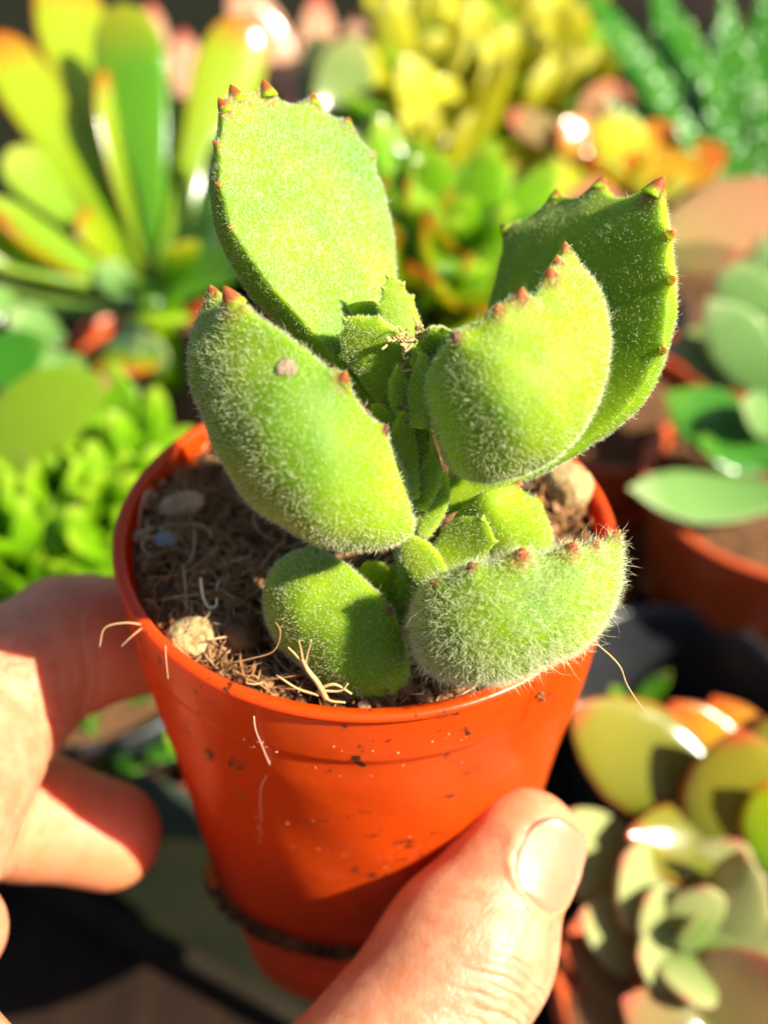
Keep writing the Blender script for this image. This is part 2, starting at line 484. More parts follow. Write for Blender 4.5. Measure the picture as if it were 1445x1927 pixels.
J1, J2, J3 = Joined(), Joined(), Joined()
for i in range(3200):
    r = 2.68 * math.sqrt(rng.uniform()); a = rng.uniform(0, 2 * math.pi)
    x, y = r * math.cos(a), r * math.sin(a)
    L = rng.uniform(.15, .75); ph = rng.uniform(0, 2 * math.pi); cv = rng.normal(0, 2.2)
    pts = []; n = 6; z0 = soil_h(x, y) + rng.uniform(-.02, .10); sl = rng.normal(0, .25)
    for k in range(n):
        pts.append((x, y, max(z0 + sl * L * (k / n) + .04 * math.sin(3 * k / n), soil_h(x, y) - .02)))
        x += L / n * math.cos(ph); y += L / n * math.sin(ph); ph += cv / n
        rr = math.hypot(x, y)
        if rr > 2.70: x *= 2.70 / rr; y *= 2.70 / rr
    V, F = tube(to_pot(pts), np.linspace(1, .5, n) * rng.uniform(.005, .017), 4)
    (J1 if rng.uniform() < .80 else J2).add(V, F)
o = J1.build('coir_fibre', M_COIR, soil); props(o, kind='stuff')
o = J2.build('pale_coir_fibre', M_COIRL, soil); props(o, kind='stuff')
blobs = [blob_unit(k, 1, .4) for k in range(10)]
for i in range(2600):
    r = 2.66 * math.sqrt(rng.uniform()); a = rng.uniform(0, 2 * math.pi)
    x, y = r * math.cos(a), r * math.sin(a)
    bv, bf = blobs[int(rng.integers(10))]
    sz = rng.uniform(.02, .10) * np.array([rng.uniform(.7, 1.6), 1, rng.uniform(.6, 1)])
    q = rng.normal(size=(3, 3)); q, _ = np.linalg.qr(q)
    J3.add(to_pot((bv * sz) @ q + (x, y, soil_h(x, y) + .01)), bf)
o = J3.build('soil_crumb', M_GRAIN, soil, smooth=False); props(o, kind='stuff')
J4 = Joined()
for i in range(420):
    r = 2.62 * math.sqrt(rng.uniform()); a = rng.uniform(0, 2 * math.pi); x, y = r * math.cos(a), r * math.sin(a)
    bx = np.array([(sx, sy, sz) for sx in (-1, 1) for sy in (-1, 1) for sz in (-1, 1)]) * [rng.uniform(.05, .16), rng.uniform(.02, .05), rng.uniform(.008, .02)]
    bx = bx * (1 + rng.normal(0, .18, bx.shape)); q, _ = np.linalg.qr(rng.normal(size=(3, 3)) * [1, 1, .35])
    J4.add(to_pot(bx @ q + (x, y, soil_h(x, y) + .05)), [(0, 1, 3, 2), (4, 6, 7, 5), (0, 4, 5, 1), (2, 3, 7, 6), (0, 2, 6, 4), (1, 5, 7, 3)])
o = J4.build('bark_chip', M_BARK, soil, smooth=False); props(o, kind='stuff')

def soil_at(px, py):
    """world point on the pot's soil under a photo pixel"""
    for d in np.arange(11, 19, .01):
        q = P(px, py, d) - POT_C; z = q @ POT_AX
        if z <= soil_h(q @ px_ax, q @ py_ax): return P(px, py, d)
    return P(px, py, 15)

def pebble(px, py, w, h, mat, seed, label, rot=0.0, name='pebble', cat='pebble', sub=3, rough=.28, group='pebbles lying on the potting soil', flat=.7):
    c = soil_at(px, py); k = 14.5 / FPX
    bv, bf = blob_unit(seed, sub, rough)
    if name != 'pebble':
        r = np.random.default_rng(seed); bv = bv * (1 + r.normal(0, .035, len(bv)))[:, None]
    bv = bv * np.array([w / 2 * k, h / 2 * k * 1.1, min(w, h) / 2 * k * flat])
    cr, sr = math.cos(rot), math.sin(rot)
    bv = bv @ np.array([[cr, sr, 0], [-sr, cr, 0], [0, 0, 1]])
    o = obj(name, bv + c + [0, 0, min(w, h) / 2 * k * .45], bf, mat)
    return props(o, label, cat, group)
pebble(343, 958, 92, 56, M_STONE, 3, 'largest smooth tan pebble on the soil by the left pot wall', .45)
pebble(285, 945, 40, 44, M_STONE, 5, 'small rounded tan pebble touching the pot wall beside the largest pebble', .2)
pebble(272, 1016, 50, 36, M_STONE, 8, 'small pinkish tan pebble against the left pot wall below the larger ones', -.5)
pebble(312, 1022, 42, 34, M_STONEB, 9, 'small bluish grey pebble on the soil near the left pot wall', .1)
pebble(376, 1208, 116, 86, M_CLUMP, 12, 'pale yellowish lump of peat on the soil at the front left rim', .1, 'peat_lump', 'soil lump', 3, .3, 'peat lumps on the potting soil', .8)
pebble(458, 1200, 66, 60, M_GRAIN, 14, 'dark brown peat lump on the soil right of the pale lump', .4, 'peat_lump', 'soil lump', 3, .35, 'peat lumps on the potting soil', .9)
pebble(1066, 930, 92, 100, M_CLUMP, 15, 'fibrous tan peat lump on the soil by the right pot rim', .4, 'peat_lump', 'soil lump', 3, .4, 'peat lumps on the potting soil', .9)
pebble(800, 1312, 34, 26, M_STONE, 17, 'tiny tan pebble on the soil at the front rim beneath the fuzzy leaf', .4)
pebble(686, 1330, 26, 20, M_STONE, 18, 'tiny tan pebble at the front rim beside the straw twig', .1)

# straw twig with split ends
tw = soil_at(610, 1300)
twig = thing('straw_twig', tw, 'split dry straw twig standing at the front of the soil', 'twig')
def twig_part(pts, r):
    path = catmull(pts, np.linspace(0, 1, 14)); V, F = tube(path, np.linspace(r, r * .55, 14), 6); return V, F
def soil_d(px, py): return (soil_at(px, py) - CAM) @ FWD
ds = min(soil_d(612, 1312) - .03, 12.78)
for name, pts, r in (('stalk', [P(614, 1316, ds + .03), P(598, 1285, ds - .10), P(580, 1262, ds - .18), P(568, 1240, ds - .26)], .034),
                     ('split_end', [P(572, 1250, ds - .16), P(556, 1232, ds - .22), P(542, 1218, ds - .28)], .018),
                     ('split_end', [P(570, 1248, ds - .18), P(566, 1222, ds - .26), P(562, 1206, ds - .32)], .019),
                     ('split_end', [P(574, 1250, ds - .18), P(580, 1226, ds - .26), P(586, 1204, ds - .34)], .014),
                     ('side_shoot', [P(600, 1296, ds - .02), P(630, 1288, ds - .06), P(662, 1306, ds - .04)], .02),
                     ('side_shoot', [P(606, 1300, ds - .02), P(640, 1300, ds - .05), P(655, 1286, ds - .1)], .016),
                     ('side_shoot', [P(598, 1300, ds), P(620, 1318, ds - .01), P(650, 1322, ds - .02)], .02),
                     ('side_shoot', [P(600, 1308, ds), P(560, 1296, ds + .02), P(520, 1270, ds + .05)], .018)):
    V, F = twig_part(pts, r); obj(name, V, F, M_STRAW, twig)
d0 = 13.9
thread('white_root_curl', [P(378, 1088, d0 - .1), P(382, 1120, d0), P(392, 1142, d0), P(407, 1140, d0 - .05), P(408, 1126, d0 - .12)], .016, M_WHITE,
       'curled white rootlet lying on the dark soil', 'rootlet')
thread('coir_strand', [P(420, 1250, 13.2), P(470, 1240, 13.1), P(515, 1225, 13.0), P(528, 1190, 12.9), P(518, 1170, 12.9)], .009, M_COIR, 'brown strand looping up from the soil beside the lowest leaf', 'fibre')
thread('coir_strand', [P(272, 1176, 13.75), P(235, 1172, 13.6), P(198, 1182, 13.55), P(188, 1218, 13.6)], .0075, M_COIRL, 'bent pale fibre hanging over the left rim', 'fibre')
thread('coir_strand', [P(270, 1180, 13.7), P(248, 1198, 13.6), P(229, 1216, 13.6)], .0065, M_COIRL, 'short straight fibre poking over the left rim', 'fibre')
thread('coir_strand', [P(312, 1215, 13.3), P(313, 1240, 13.2), P(317, 1278, 13.25)], .006, M_COIRL, 'fine pale fibre hanging straight down from the front left rim', 'fibre')
thread('coir_strand', [P(1120, 1210, 12.7), P(1150, 1236, 12.7), P(1168, 1258, 12.7), P(1180, 1290, 12.75), P(1212, 1340, 12.8)], .009, M_STRAW, 'long thin tan fibre hanging out past the right rim', 'fibre')
pts = [(478, 1348), (482, 1375), (500, 1420), (508, 1445), (492, 1480), (490, 1510), (492, 1545), (490, 1568)]
thread('cobweb_thread', [P(x, y, pot_depth(x, y) - .03) for x, y in pts], .0048, M_THREAD, 'wavy pale thread stuck down the front left of the orange pot', 'thread', n=40)
pts = [(490, 1570), (470, 1578), (448, 1588), (432, 1604)]
thread('cobweb_thread', [P(x, y, pot_depth(x, y) - .03) for x, y in pts], .004, M_THREAD, 'short pale thread trailing left from the fluff on the pot', 'thread', n=20)
J = Joined()
for i in range(26):
    bv, bf = blob_unit(i, 0, .4); x, y = rng.normal(492, 6), rng.normal(1564, 12)
    J.add(bv * rng.uniform(.01, .028) + P(x, y, pot_depth(x, y) - .01), bf)
props(J.build('fluff', M_THREAD), 'tiny tuft of pale fluff on the front of the orange pot', 'fluff')
J = Joined()                               # soil splashes dried on the wall
for cx, cy, sx, sy, k in ((394, 1418, 6, 6, 16), (447, 1436, 12, 5, 18), (452, 1500, 8, 18, 7), (530, 1640, 22, 14, 26), (580, 1660, 16, 20, 16), (430, 1590, 8, 20, 8), (1020, 1312, 4, 6, 8), (540, 1720, 30, 10, 14), (640, 1560, 50, 60, 14)):
    for i in range(k):
        x, y = rng.normal(cx, sx), rng.normal(cy, sy)
        if pot_depth(x, y) is None: continue
        bv, bf = blob_unit(int(rng.integers(99)), 0, .4)
        J.add(bv * rng.uniform(.010, .030) * [1, 1, .7] + P(x, y, pot_depth(x, y)), bf)
o = J.build('soil_splash', M_GRAIN, pot); props(o, kind='stuff')
J = Joined()                               # pale mineral crust flecks
for cx, cy, sx, sy, k in ((640, 1600, 32, 8, 40), (700, 1430, 70, 24, 8), (700, 1510, 60, 50, 14), (880, 1420, 60, 40, 10), (480, 1400, 18, 12, 10), (760, 1580, 60, 24, 18)):
    for i in range(k):
        x, y = rng.normal(cx, sx), rng.normal(cy, sy)
        if pot_depth(x, y) is None: continue
        bv, bf = blob_unit(int(rng.integers(99)), 0, .4)
        J.add(bv * rng.uniform(.004, .011) * [1.4, 1, .8] + P(x, y, pot_depth(x, y) + .003), bf)
o = J.build('mineral_fleck', M_FLECK, pot); props(o, kind='stuff')

# ------------------------------------------------------------------ the fuzzy succulent
PLANT0 = soil_at(765, 1195)
plant = thing('fuzzy_succulent', PLANT0, 'plump fuzzy lime green succulent with red marginal teeth growing in the held orange pot', 'succulent')

def section_leaf(mid, u, v, k, tt, ns=56):
    """rings of a fleshy leaf: u half width vector, v belly vector, k how far the inner face bulges (share of v)"""
    th = np.arange(ns) * 2 * math.pi / ns
    c, s = np.cos(th), np.sin(th)
    cc = np.sign(c) * np.abs(c) ** 0.92
    w = np.where(s[None] > 0, s[None], s[None] * k[:, None])
    V = mid[:, None] + cc[None, :, None] * u[:, None] + w[:, :, None] * v[:, None]
    return V, th

def fuzz(name, V, F, parent, count, length, lean, r=0.0034, mask=None, lie=0.25, seed=1, mat=None):
    """short pale hairs: thin bent three-sided spikes, one mesh"""
    V = np.asarray(V); F = np.asarray([f for f in F if len(f) == 4])
    a, b, c, d = V[F[:, 0]], V[F[:, 1]], V[F[:, 2]], V[F[:, 3]]
    n = np.cross(c - a, d - b); ar = np.linalg.norm(n, axis=1); 
    w = ar.copy()
    if mask is not None: w = w * mask(F)
    g = np.random.default_rng(seed)
    i = g.choice(len(F), count, p=w / w.sum())
    s, t = g.uniform(size=(2, count, 1))
    p = (a[i] * (1 - s) + b[i] * s) * (1 - t) + (d[i] * (1 - s) + c[i] * s) * t
    nn = n[i] / np.maximum(1e-9, ar[i])[:, None]
    jit = g.normal(size=(count, 3)); jit -= nn * np.sum(jit * nn, 1)[:, None]
    ln = np.asarray(lean, float)[None]; ln = ln - nn * np.sum(ln * nn, 1)[:, None]
    L = length * g.lognormal(-.15, .38, (count, 1))
    d1 = nn * (1 - lie) + jit * .28 + ln * .25; d1 /= np.linalg.norm(d1, axis=1)[:, None]
    d2 = d1 * .75 + jit * .35 + ln * .55 - nn * lie * .5; d2 /= np.linalg.norm(d2, axis=1)[:, None]
    m = p + d1 * L * .5; e = m + d2 * L * .5; p = p - nn * .006
    A = np.cross(d1, g.normal(size=(count, 3))); A /= np.linalg.norm(A, axis=1)[:, None]; B = np.cross(d1, A)
    R = r * g.uniform(.7, 1.3, (count, 1))
    out = np.empty((count, 7, 3))
    for q in range(3):
        o = math.cos(q * 2.094) * A + math.sin(q * 2.094) * B
        out[:, q] = p + o * R; out[:, 3 + q] = m + o * R * .8
    out[:, 6] = e
    base = np.array([(0, 1, 4), (0, 4, 3), (1, 2, 5), (1, 5, 4), (2, 0, 3), (2, 3, 5), (3, 4, 6), (4, 5, 6), (5, 3, 6)])
    T = (base[None] + (np.arange(count) * 7)[:, None, None]).reshape(-1, 3)
    me = bpy.data.meshes.new(name)
    vv = (out.reshape(-1, 3) * S).astype(np.float32)
    me.vertices.add(len(vv)); me.vertices.foreach_set('co', vv.ravel())
    me.loops.add(T.size); me.loops.foreach_set('vertex_index', T.ravel().astype(np.int32))
    me.polygons.add(len(T)); me.polygons.foreach_set('loop_start', np.arange(0, T.size, 3, dtype=np.int32))
    me.polygons.foreach_set('use_smooth', np.ones(len(T), bool))
    me.update(); me.validate()
    me.materials.append(mat or M_HAIR)
    o = link(name, me, parent); props(o, kind='stuff')
    return o

def tooth(p, direc, side, size, parent, mat):
    """blunt horn growing out of the leaf margin, green at its foot and red-brown at its tip"""
    direc = unit(direc); n = 12
    f = np.linspace(0, 1, n)
    path = [p + direc * size * (-.75 + 1.45 * x) + side * size * .22 * x * x for x in f]
    rad = size * (.74 * (1 - f) ** .85 + .17) * np.sqrt(np.maximum(0.0, 1 - f ** 7)); rad[-1] = size * .02
    V, F = tube(path, rad, 12)
    red = np.clip((f - .10) / .45, 0, 1)
    return obj('tooth', V, F, mat, parent, attrs={'red': np.repeat(.2 + .75 * red, 12) if mat is M_LEAF else np.ones(n * 12)})

def hero_leaf(mid, u, v, k, nt, teeth, hairs, label=None, spine_lean=1.0, ns=56, name='leaf', tooth_len=.14):
    """mid,u,v: (nt,3); k: (nt,). teeth: (t, side +1/-1, size, dark?). hairs: dict"""
    tt = np.linspace(0, 1, nt)
    V, th = section_leaf(mid, u, v, k, tt, ns)
    un = np.linalg.norm(u, axis=1); red = np.zeros((nt, ns))
    tang = np.gradient(mid, axis=0); tang /= np.maximum(1e-9, np.linalg.norm(tang, axis=1))[:, None]
    c = np.cos(th)
    tl = []
    arc = np.concatenate([[0], np.cumsum(np.linalg.norm(np.diff(mid, axis=0), axis=1))])
    disp = np.zeros_like(V)
    scr = {}
    for j in (0, ns // 2):
        q = V[:, j] - CAM; dd = q @ FWD
        scr[j] = np.stack([722.5 + FPX * q[:, 0] / dd, 963.5 - FPX * (q @ UPV) / dd], 1)
    for (t, side, size, dark) in teeth:
        if t > 1:                          # (x, y) on the photo: the nearest point of either margin
            best = min((np.hypot(*(scr[j][i] - (t, side))), i, j) for j in scr for i in range(nt // 6, nt - 1))
            i, j = best[1:]; side = 1 if j == 0 else -1
        else:
            i = int(round(t * (nt - 1))); j = 0 if side > 0 else ns // 2
        p = V[i, j].copy()
        # outward direction of the margin curve there
        q0, q1 = V[max(0, i - 2), j], V[min(nt - 1, i + 2), j]
        mt = unit(q1 - q0); out = np.cross(mt, unit(v[i]))
        if out @ (p - mid[max(0, i - 10)]) < 0: out = -out
        out = unit(unit(out) + .25 * tang[i] - .15 * unit(v[i]))
        dist = np.linalg.norm(V - p, axis=2)
        wgt = np.exp(-(dist / (size * .82)) ** 2)
        disp += wgt[..., None] * out * size * .78
        if dark != 2: red = np.maximum(red, np.exp(-(dist / (size * .78)) ** 2) * .9)
        tl.append((i, j, out, tang[i], size, dark))
    # gentle unevenness of the flesh
    q = V.reshape(-1, 3); wv = np.zeros(len(q)); gg = np.random.default_rng(int(abs(mid[0] @ [311., 97., 53.])))
    for amp, fr in ((.022, 2.2), (.014, 4.5), (.007, 9.0)):
        for _ in range(3): wv += amp / 1.7 * np.sin(q @ gg.normal(0, fr, 3) + gg.uniform(0, 6))
    rad_ = V - (mid + v * .3)[:, None]; rad_ /= np.maximum(1e-6, np.linalg.norm(rad_, axis=2))[..., None]
    V = V + disp + rad_ * wv.reshape(nt, ns, 1) * np.clip(un / .6, 0, 1)[:, None, None]
    fl = V.reshape(-1, 3)
    F = grid_faces(nt, ns)
    flat = [tuple(f) for f in F]
    capF = flat + [tuple(range(ns))[::-1], tuple(range((nt - 1) * ns, nt * ns))]
    # make sure the skin faces outwards
    q = np.asarray(flat); a, b, cc, d = (fl[q[:, x]] for x in range(4))
    nn = np.cross(cc - a, d - b); ctr = (a + b + cc + d) / 4
    ring = q[:, 0] // ns
    if np.sum(nn * (ctr - (mid + v * .2)[ring])) < 0:
        capF = [f[::-1] for f in capF]; flat = [f[::-1] for f in flat]
    lf = obj(name, fl, capF, M_LEAF, plant, attrs={'red': red.ravel(), 'tt': np.repeat(tt, ns)})
    if label: lf['label'] = label
    for (i, j, out, tg, size, dark) in tl:
        tooth(V[i, j] - out * size * .10, out, tg, size * .52, lf, (M_LEAF, M_TOOTHD, M_TOOTHG)[dark])
    for h in hairs:
        lean = unit(mid[-1] - mid[0]) * h.get('lean', .7)
        msk = None
        if 'inner' in h:                   # only the inner or only the outer face
            inn = h['inner']
            def msk(Fq, inn=inn):
                jj = (Fq.min(axis=1) % ns)
                s_ = np.sin(jj * 2 * math.pi / ns)
                return (s_ < -.05) if inn else (s_ > -.25)
        fuzz('fuzz', fl, flat, lf, int(h['n'] * h.get('q', .74)), h['len'] * .54, lean, h.get('r', .0016), msk, h.get('lie', .38), h.get('seed', 3), M_HAIRW if h.get('mat') else None)
    return lf

def side_leaf(keys, teeth, hairs, nt=80, a=0.34, ud=0.50, k=0.30, label=None, **kw):
    """keys: (Tx,Ty, Lx,Ly, depth): the toothed margin towards the viewer and the rounded underside, base to tip"""
    ts = 0.5 - 0.5 * np.cos(np.linspace(0.02, math.pi - .02, nt)); ts = 0.35 * np.linspace(0, 1, nt) + .65 * ts
    K = catmull(keys, ts)
    mid, u, v = [], [], []
    for Tx, Ty, Lx, Ly, d in K:
        s = d / FPX
        n2 = np.array([Tx - Lx, Ty - Ly]); W = max(1e-3, np.hypot(*n2)); n2 /= W
        n3 = n2[0] * RGT - n2[1] * UPV
        ray = unit(P((Tx + Lx) / 2, (Ty + Ly) / 2, 1.0) - CAM)
        Wc = W * s; c = math.sqrt(max(0, (1 - a) ** 2 - a * a))
        uu = n3 * a * Wc - ray * ud * Wc
        vv = -n3 * c * Wc - ray * (a * c / ud) * Wc
        m = P(Lx + n2[0] * W * (1 - a), Ly + n2[1] * W * (1 - a), d)
        mid.append(m); u.append(uu); v.append(vv)
    return hero_leaf(np.array(mid), np.array(u), np.array(v), np.full(nt, k), nt, teeth, hairs, label, **kw)

def face_leaf(keys, off, teeth, hairs, nt=80, k=0.22, label=None, **kw):
    """keys: (c1x,c1y,d1, c2x,c2y,d2, thickness cm); off: screen x,y and depth direction of the underside"""
    ts = 0.35 * np.linspace(0, 1, nt) + .65 * (0.5 - 0.5 * np.cos(np.linspace(0.02, math.pi - .02, nt)))
    K = catmull(keys, ts); mid, u, v = [], [], []
    o3 = unit(off[0] * RGT - off[1] * UPV + off[2] * FWD)
    for x1, y1, d1, x2, y2, d2, h in K:
        p1, p2 = P(x1, y1, d1), P(x2, y2, d2)
        mid.append((p1 + p2) / 2); u.append((p1 - p2) / 2)
        q = o3 - unit(p1 - p2) * (o3 @ unit(p1 - p2)) * .6
        v.append(unit(q) * max(h, .01))
    return hero_leaf(np.array(mid), np.array(u), np.array(v), np.full(nt, k), nt, teeth, hairs, label, **kw)

# stem
spine = [P(768, 1230, 13.75), P(776, 1120, 13.5), P(792, 1000, 13.2), P(796, 900, 13.0), P(782, 780, 12.85), P(772, 690, 12.75)]
path = catmull(spine, np.linspace(0, 1, 30))
V, F = tube(path, np.interp(np.linspace(0, 1, 30), [0, .5, .8, 1], [.26, .19, .13, .05]), 20)
f0 = F[5]; STEM_OUT = np.cross(V[f0[2]] - V[f0[0]], V[f0[3]] - V[f0[1]]) @ (V[list(f0)].mean(0) - path[0]) > 0
st = obj('stem', V, F, M_LEAF, plant, attrs={'red': np.zeros(len(V))})
fuzz('fuzz', V, F if STEM_OUT else [f[::-1] for f in F], st, 3500, .06, POT_AX * .4, seed=5)

# back left leaf, silvery inner face towards us
face_leaf([(742, 800, 12.9, 752, 795, 13.05, .06), (664, 716, 12.7, 750, 690, 13.3, .38), (574, 612, 12.5, 742, 590, 13.6, .58),
           (488, 512, 12.4, 738, 490, 13.8, .70), (434, 426, 12.4, 728, 410, 13.9, .74), (412, 342, 12.45, 708, 335, 13.95, .70),
           (412, 276, 12.55, 684, 280, 13.95, .60), (428, 230, 12.75, 648, 246, 13.9, .46), (460, 204, 13.0, 604, 214, 13.75, .28), (512, 194, 13.2, 536, 194, 13.5, .08)],
          (-.72, .25, .65),
          [(447, 184, .23, 0), (520, 176, .22, 0), (596, 196, .20, 0), (656, 246, .20, 0), (702, 296, .13, 0), (432, 222, .18, 0), (416, 282, .10, 0), (414, 352, .08, 0), (432, 432, .07, 0)],
          [dict(n=13000, len=.060, inner=False, seed=11), dict(n=13000, len=.10, inner=True, lie=.80, seed=12, r=.0015, mat='w', q=1.0)], k=.16,
          label='tallest leaf with a silvery inner face')
# back right leaf, inner face in shade
face_leaf([(826, 948, 13.05, 842, 968, 13.0, .08), (846, 878, 13.1, 935, 925, 12.95, .28), (866, 790, 13.3, 1080, 848, 12.8, .42),
           (888, 692, 13.7, 1186, 764, 12.6, .66), (908, 612, 14.0, 1240, 656, 12.45, .76), (928, 522, 14.2, 1256, 535, 12.4, .76),
           (958, 446, 14.25, 1250, 445, 12.45, .64), (1006, 406, 14.2, 1234, 396, 12.6, .46), (1076, 378, 13.95, 1196, 376, 12.9, .2), (1125, 372, 13.6, 1148, 372, 13.35, .06)],
          (.62, .35, .7),
          [(1128, 358, .24, 0), (1218, 372, .27, 0), (1042, 382, .20, 0), (966, 442, .20, 0), (1240, 446, .12, 0), (1248, 530, .11, 0), (1232, 652, .10, 0)],
          [dict(n=13000, len=.065, inner=False, seed=13), dict(n=5000, len=.05, inner=True, lie=.5, seed=14)], k=.12,
          label='back right leaf with a shaded inner face')
# left front leaf
LEFT_LEAF = side_leaf([(768, 905, 772, 945, 12.75), (752, 872, 772, 1000, 12.5), (720, 822, 712, 1036, 12.25), (640, 738, 604, 1030, 12.1), (562, 668, 486, 962, 12.05),
           (495, 620, 412, 852, 12.05), (448, 590, 366, 735, 12.1), (422, 578, 356, 655, 12.2), (408, 574, 372, 600, 12.3), (400, 576, 392, 582, 12.3)],
          [(410, 582, .19, 0), (446, 606, .26, 0), (628, 732, .17, 0), (712, 820, .12, 1)],
          [dict(n=26000, len=.085, seed=21)], label='large left leaf with a grey scar on its margin')
# right front leaf
RIGHT_LEAF = side_leaf([(818, 810, 832, 862, 12.55), (806, 748, 872, 898, 12.25), (826, 690, 940, 902, 12.1), (870, 642, 1036, 862, 11.95), (928, 610, 1106, 780, 11.9),
           (982, 582, 1142, 690, 11.9), (1030, 548, 1146, 612, 12.0), (1052, 506, 1124, 540, 12.1), (1062, 488, 1092, 502, 12.2), (1068, 482, 1076, 488, 12.2)],
          [(1066, 490, .15, 0), (1056, 518, .15, 0), (1040, 552, .20, 0), (976, 584, .20, 0), (932, 610, .15, 0), (868, 642, .12, 1)],
          [dict(n=23000, len=.085, seed=22)], label='right leaf in front, rounded and pale')
# front right leaf, longest hairs
side_leaf([(768, 1172, 774, 1200, 12.85), (788, 1132, 806, 1258, 12.6), (824, 1104, 874, 1284, 12.45), (896, 1078, 952, 1280, 12.35), (976, 1062, 1032, 1248, 12.3),
           (1062, 1050, 1106, 1204, 12.3), (1112, 1038, 1152, 1136, 12.35), (1144, 1024, 1168, 1070, 12.4), (1156, 1018, 1168, 1034, 12.45), (1160, 1016, 1164, 1020, 12.45)],
          [(1150, 1024, .14, 0), (1110, 1040, .14, 0), (1064, 1052, .18, 0), (974, 1064, .20, 0), (895, 1080, .12, 1), (822, 1106, .10, 1)],
          [dict(n=20000, len=.14, seed=23), dict(n=4500, len=.26, seed=24, lean=.3, r=.0018)], label='front right leaf with the longest hairs')
# lowest front leaf
side_leaf([(770, 1290, 768, 1322, 13.4), (766, 1240, 705, 1326, 13.3), (745, 1185, 626, 1298, 13.3), (712, 1136, 554, 1236, 13.35), (668, 1090, 508, 1165, 13.4),
           (630, 1056, 500, 1106, 13.45), (604, 1038, 522, 1060, 13.5), (584, 1030, 560, 1034, 13.5)],
          [(.88, 1, .09, 0), (.40, 1, .10, 1)],
          [dict(n=13000, len=.075, seed=25)], label='lowest leaf, bent down to the front of the soil')
# leaf behind the front right one
side_leaf([(835, 1000, 850, 1040, 13.5), (868, 962, 905, 1085, 13.45), (915, 935, 985, 1090, 13.45), (960, 924, 1030, 1060, 13.5), (990, 930, 1040, 1020, 13.55), (1010, 948, 1032, 980, 13.6)],
          [(.95, 1, .10, 0), (.62, 1, .10, 0)], [dict(n=5000, len=.07, seed=26)], nt=50, k=.3, a=.44, ud=.9)

def small_leaf(b, t, w, roll, thick=.45, teeth=(), n=1800, hl=.055, bow=.12, nt=36, seed=1, pointed=False):
    """young leaf: base (px,py,d), tip (px,py,d), width in px, roll of its face about its length"""
    p0, p1 = P(*b), P(*t); L = np.linalg.norm(p1 - p0); ax = unit(p1 - p0)
    ray = unit((p0 + p1) / 2 - CAM); sx = unit(np.cross(ax, ray)); nz = np.cross(sx, ax)
    uu = math.cos(roll) * sx + math.sin(roll) * nz; vv = np.cross(uu, ax)
    if vv @ ray < 0: vv = -vv
    f = 0.4 * np.linspace(0, 1, nt) + .6 * (0.5 - .5 * np.cos(np.linspace(.03, math.pi - .03, nt)))
    wid = np.interp(f, [0, .12, .5, .75, .92, 1], [.30, .55, .95, 1, .62, .04])
    if pointed: wid = np.interp(f, [0, .12, .4, .62, .85, 1], [.45, .7, 1, .92, .45, .04])
    wid = np.convolve(np.pad(wid, 3, mode='edge'), np.ones(7) / 7, 'valid'); wid[-1] = .03
    half = w / 2 * np.mean([b[2], t[2]]) / FPX
    mid = p0 + ax * L * f[:, None] + vv * (-(f - .5) ** 2 * 4 + 1)[:, None] * bow * L
    return hero_leaf(mid, uu * (half * wid)[:, None], vv * (half * thick * 1.6 * wid)[:, None], np.full(nt, .3), nt, list(teeth), [dict(n=n, len=hl, seed=seed)], ns=32)
T6 = [(.97, 1, .06, 2), (.84, 1, .06, 2), (.68, 1, .06, 2), (.84, -1, .06, 2), (.68, -1, .06, 2)]
small_leaf((768, 800, 12.5), (662, 598, 12.2), 116, .35, .5, T6, 6500, seed=31)
small_leaf((778, 700, 12.5), (738, 520, 12.4), 80, -.3, .5, T6, 4500, seed=32, pointed=True)
small_leaf((770, 690, 12.75), (668, 572, 12.75), 80, .2, .4, T6[:3], 1500, seed=33)
small_leaf((780, 690, 12.3), (856, 636, 12.0), 74, -.5, .6, T6[:3], 1800, seed=34)
small_leaf((784, 805, 12.15), (792, 660, 11.95), 66, .55, .6, [(.97, 1, .05, 2)], 3200, seed=35, pointed=True)
small_leaf((766, 800, 12.3), (748, 684, 12.1), 44, -.4, .6, (), 1700, seed=42, pointed=True)
small_leaf((776, 940, 12.5), (760, 768, 12.15), 60, -.45, .6, [(.97, 1, .06, 1)], 2800, seed=36, pointed=True)
small_leaf((790, 960, 12.6), (816, 836, 12.45), 44, .4, .6, (), 1700, seed=43, pointed=True)
small_leaf((752, 860, 12.4), (700, 760, 12.35), 44, .6, .5, (), 900, seed=41)
small_leaf((832, 1130, 12.85), (758, 1002, 12.6), 74, .3, .4, (), 2200, seed=37, pointed=True)
small_leaf((806, 1095, 13.0), (914, 984, 12.6), 96, -.2, .45, [(.97, 1, .07, 2), (.8, -1, .05, 2)], 2400, seed=38)
small_leaf((795, 1010, 12.8), (840, 886, 12.7), 46, .2, .6, (), 1700, seed=39, pointed=True)
small_leaf((790, 1030, 12.85), (776, 915, 12.75), 46, -.2, .6, (), 1700, seed=44, pointed=True)
small_leaf((765, 1230, 13.4), (690, 1056, 13.3), 100, .2, .5, (), 1600, seed=40)
# dried flower scrap in the crown
J = Joined()
for i in range(34):
    c = (rng.normal(765, 14), rng.normal(640, 14)); e = (c[0] + rng.normal(0, 16), c[1] + rng.normal(0, 14))
    V, F = tube(catmull([P(*c, 12.2), P((c[0] + e[0]) / 2 + rng.normal(0, 6), (c[1] + e[1]) / 2 + rng.normal(0, 6), 12.15), P(*e, 12.12)], np.linspace(0, 1, 7)), rng.uniform(.004, .018), 5)
    J.add(V, F)
J.build('withered_bud', M_STRAW, plant)
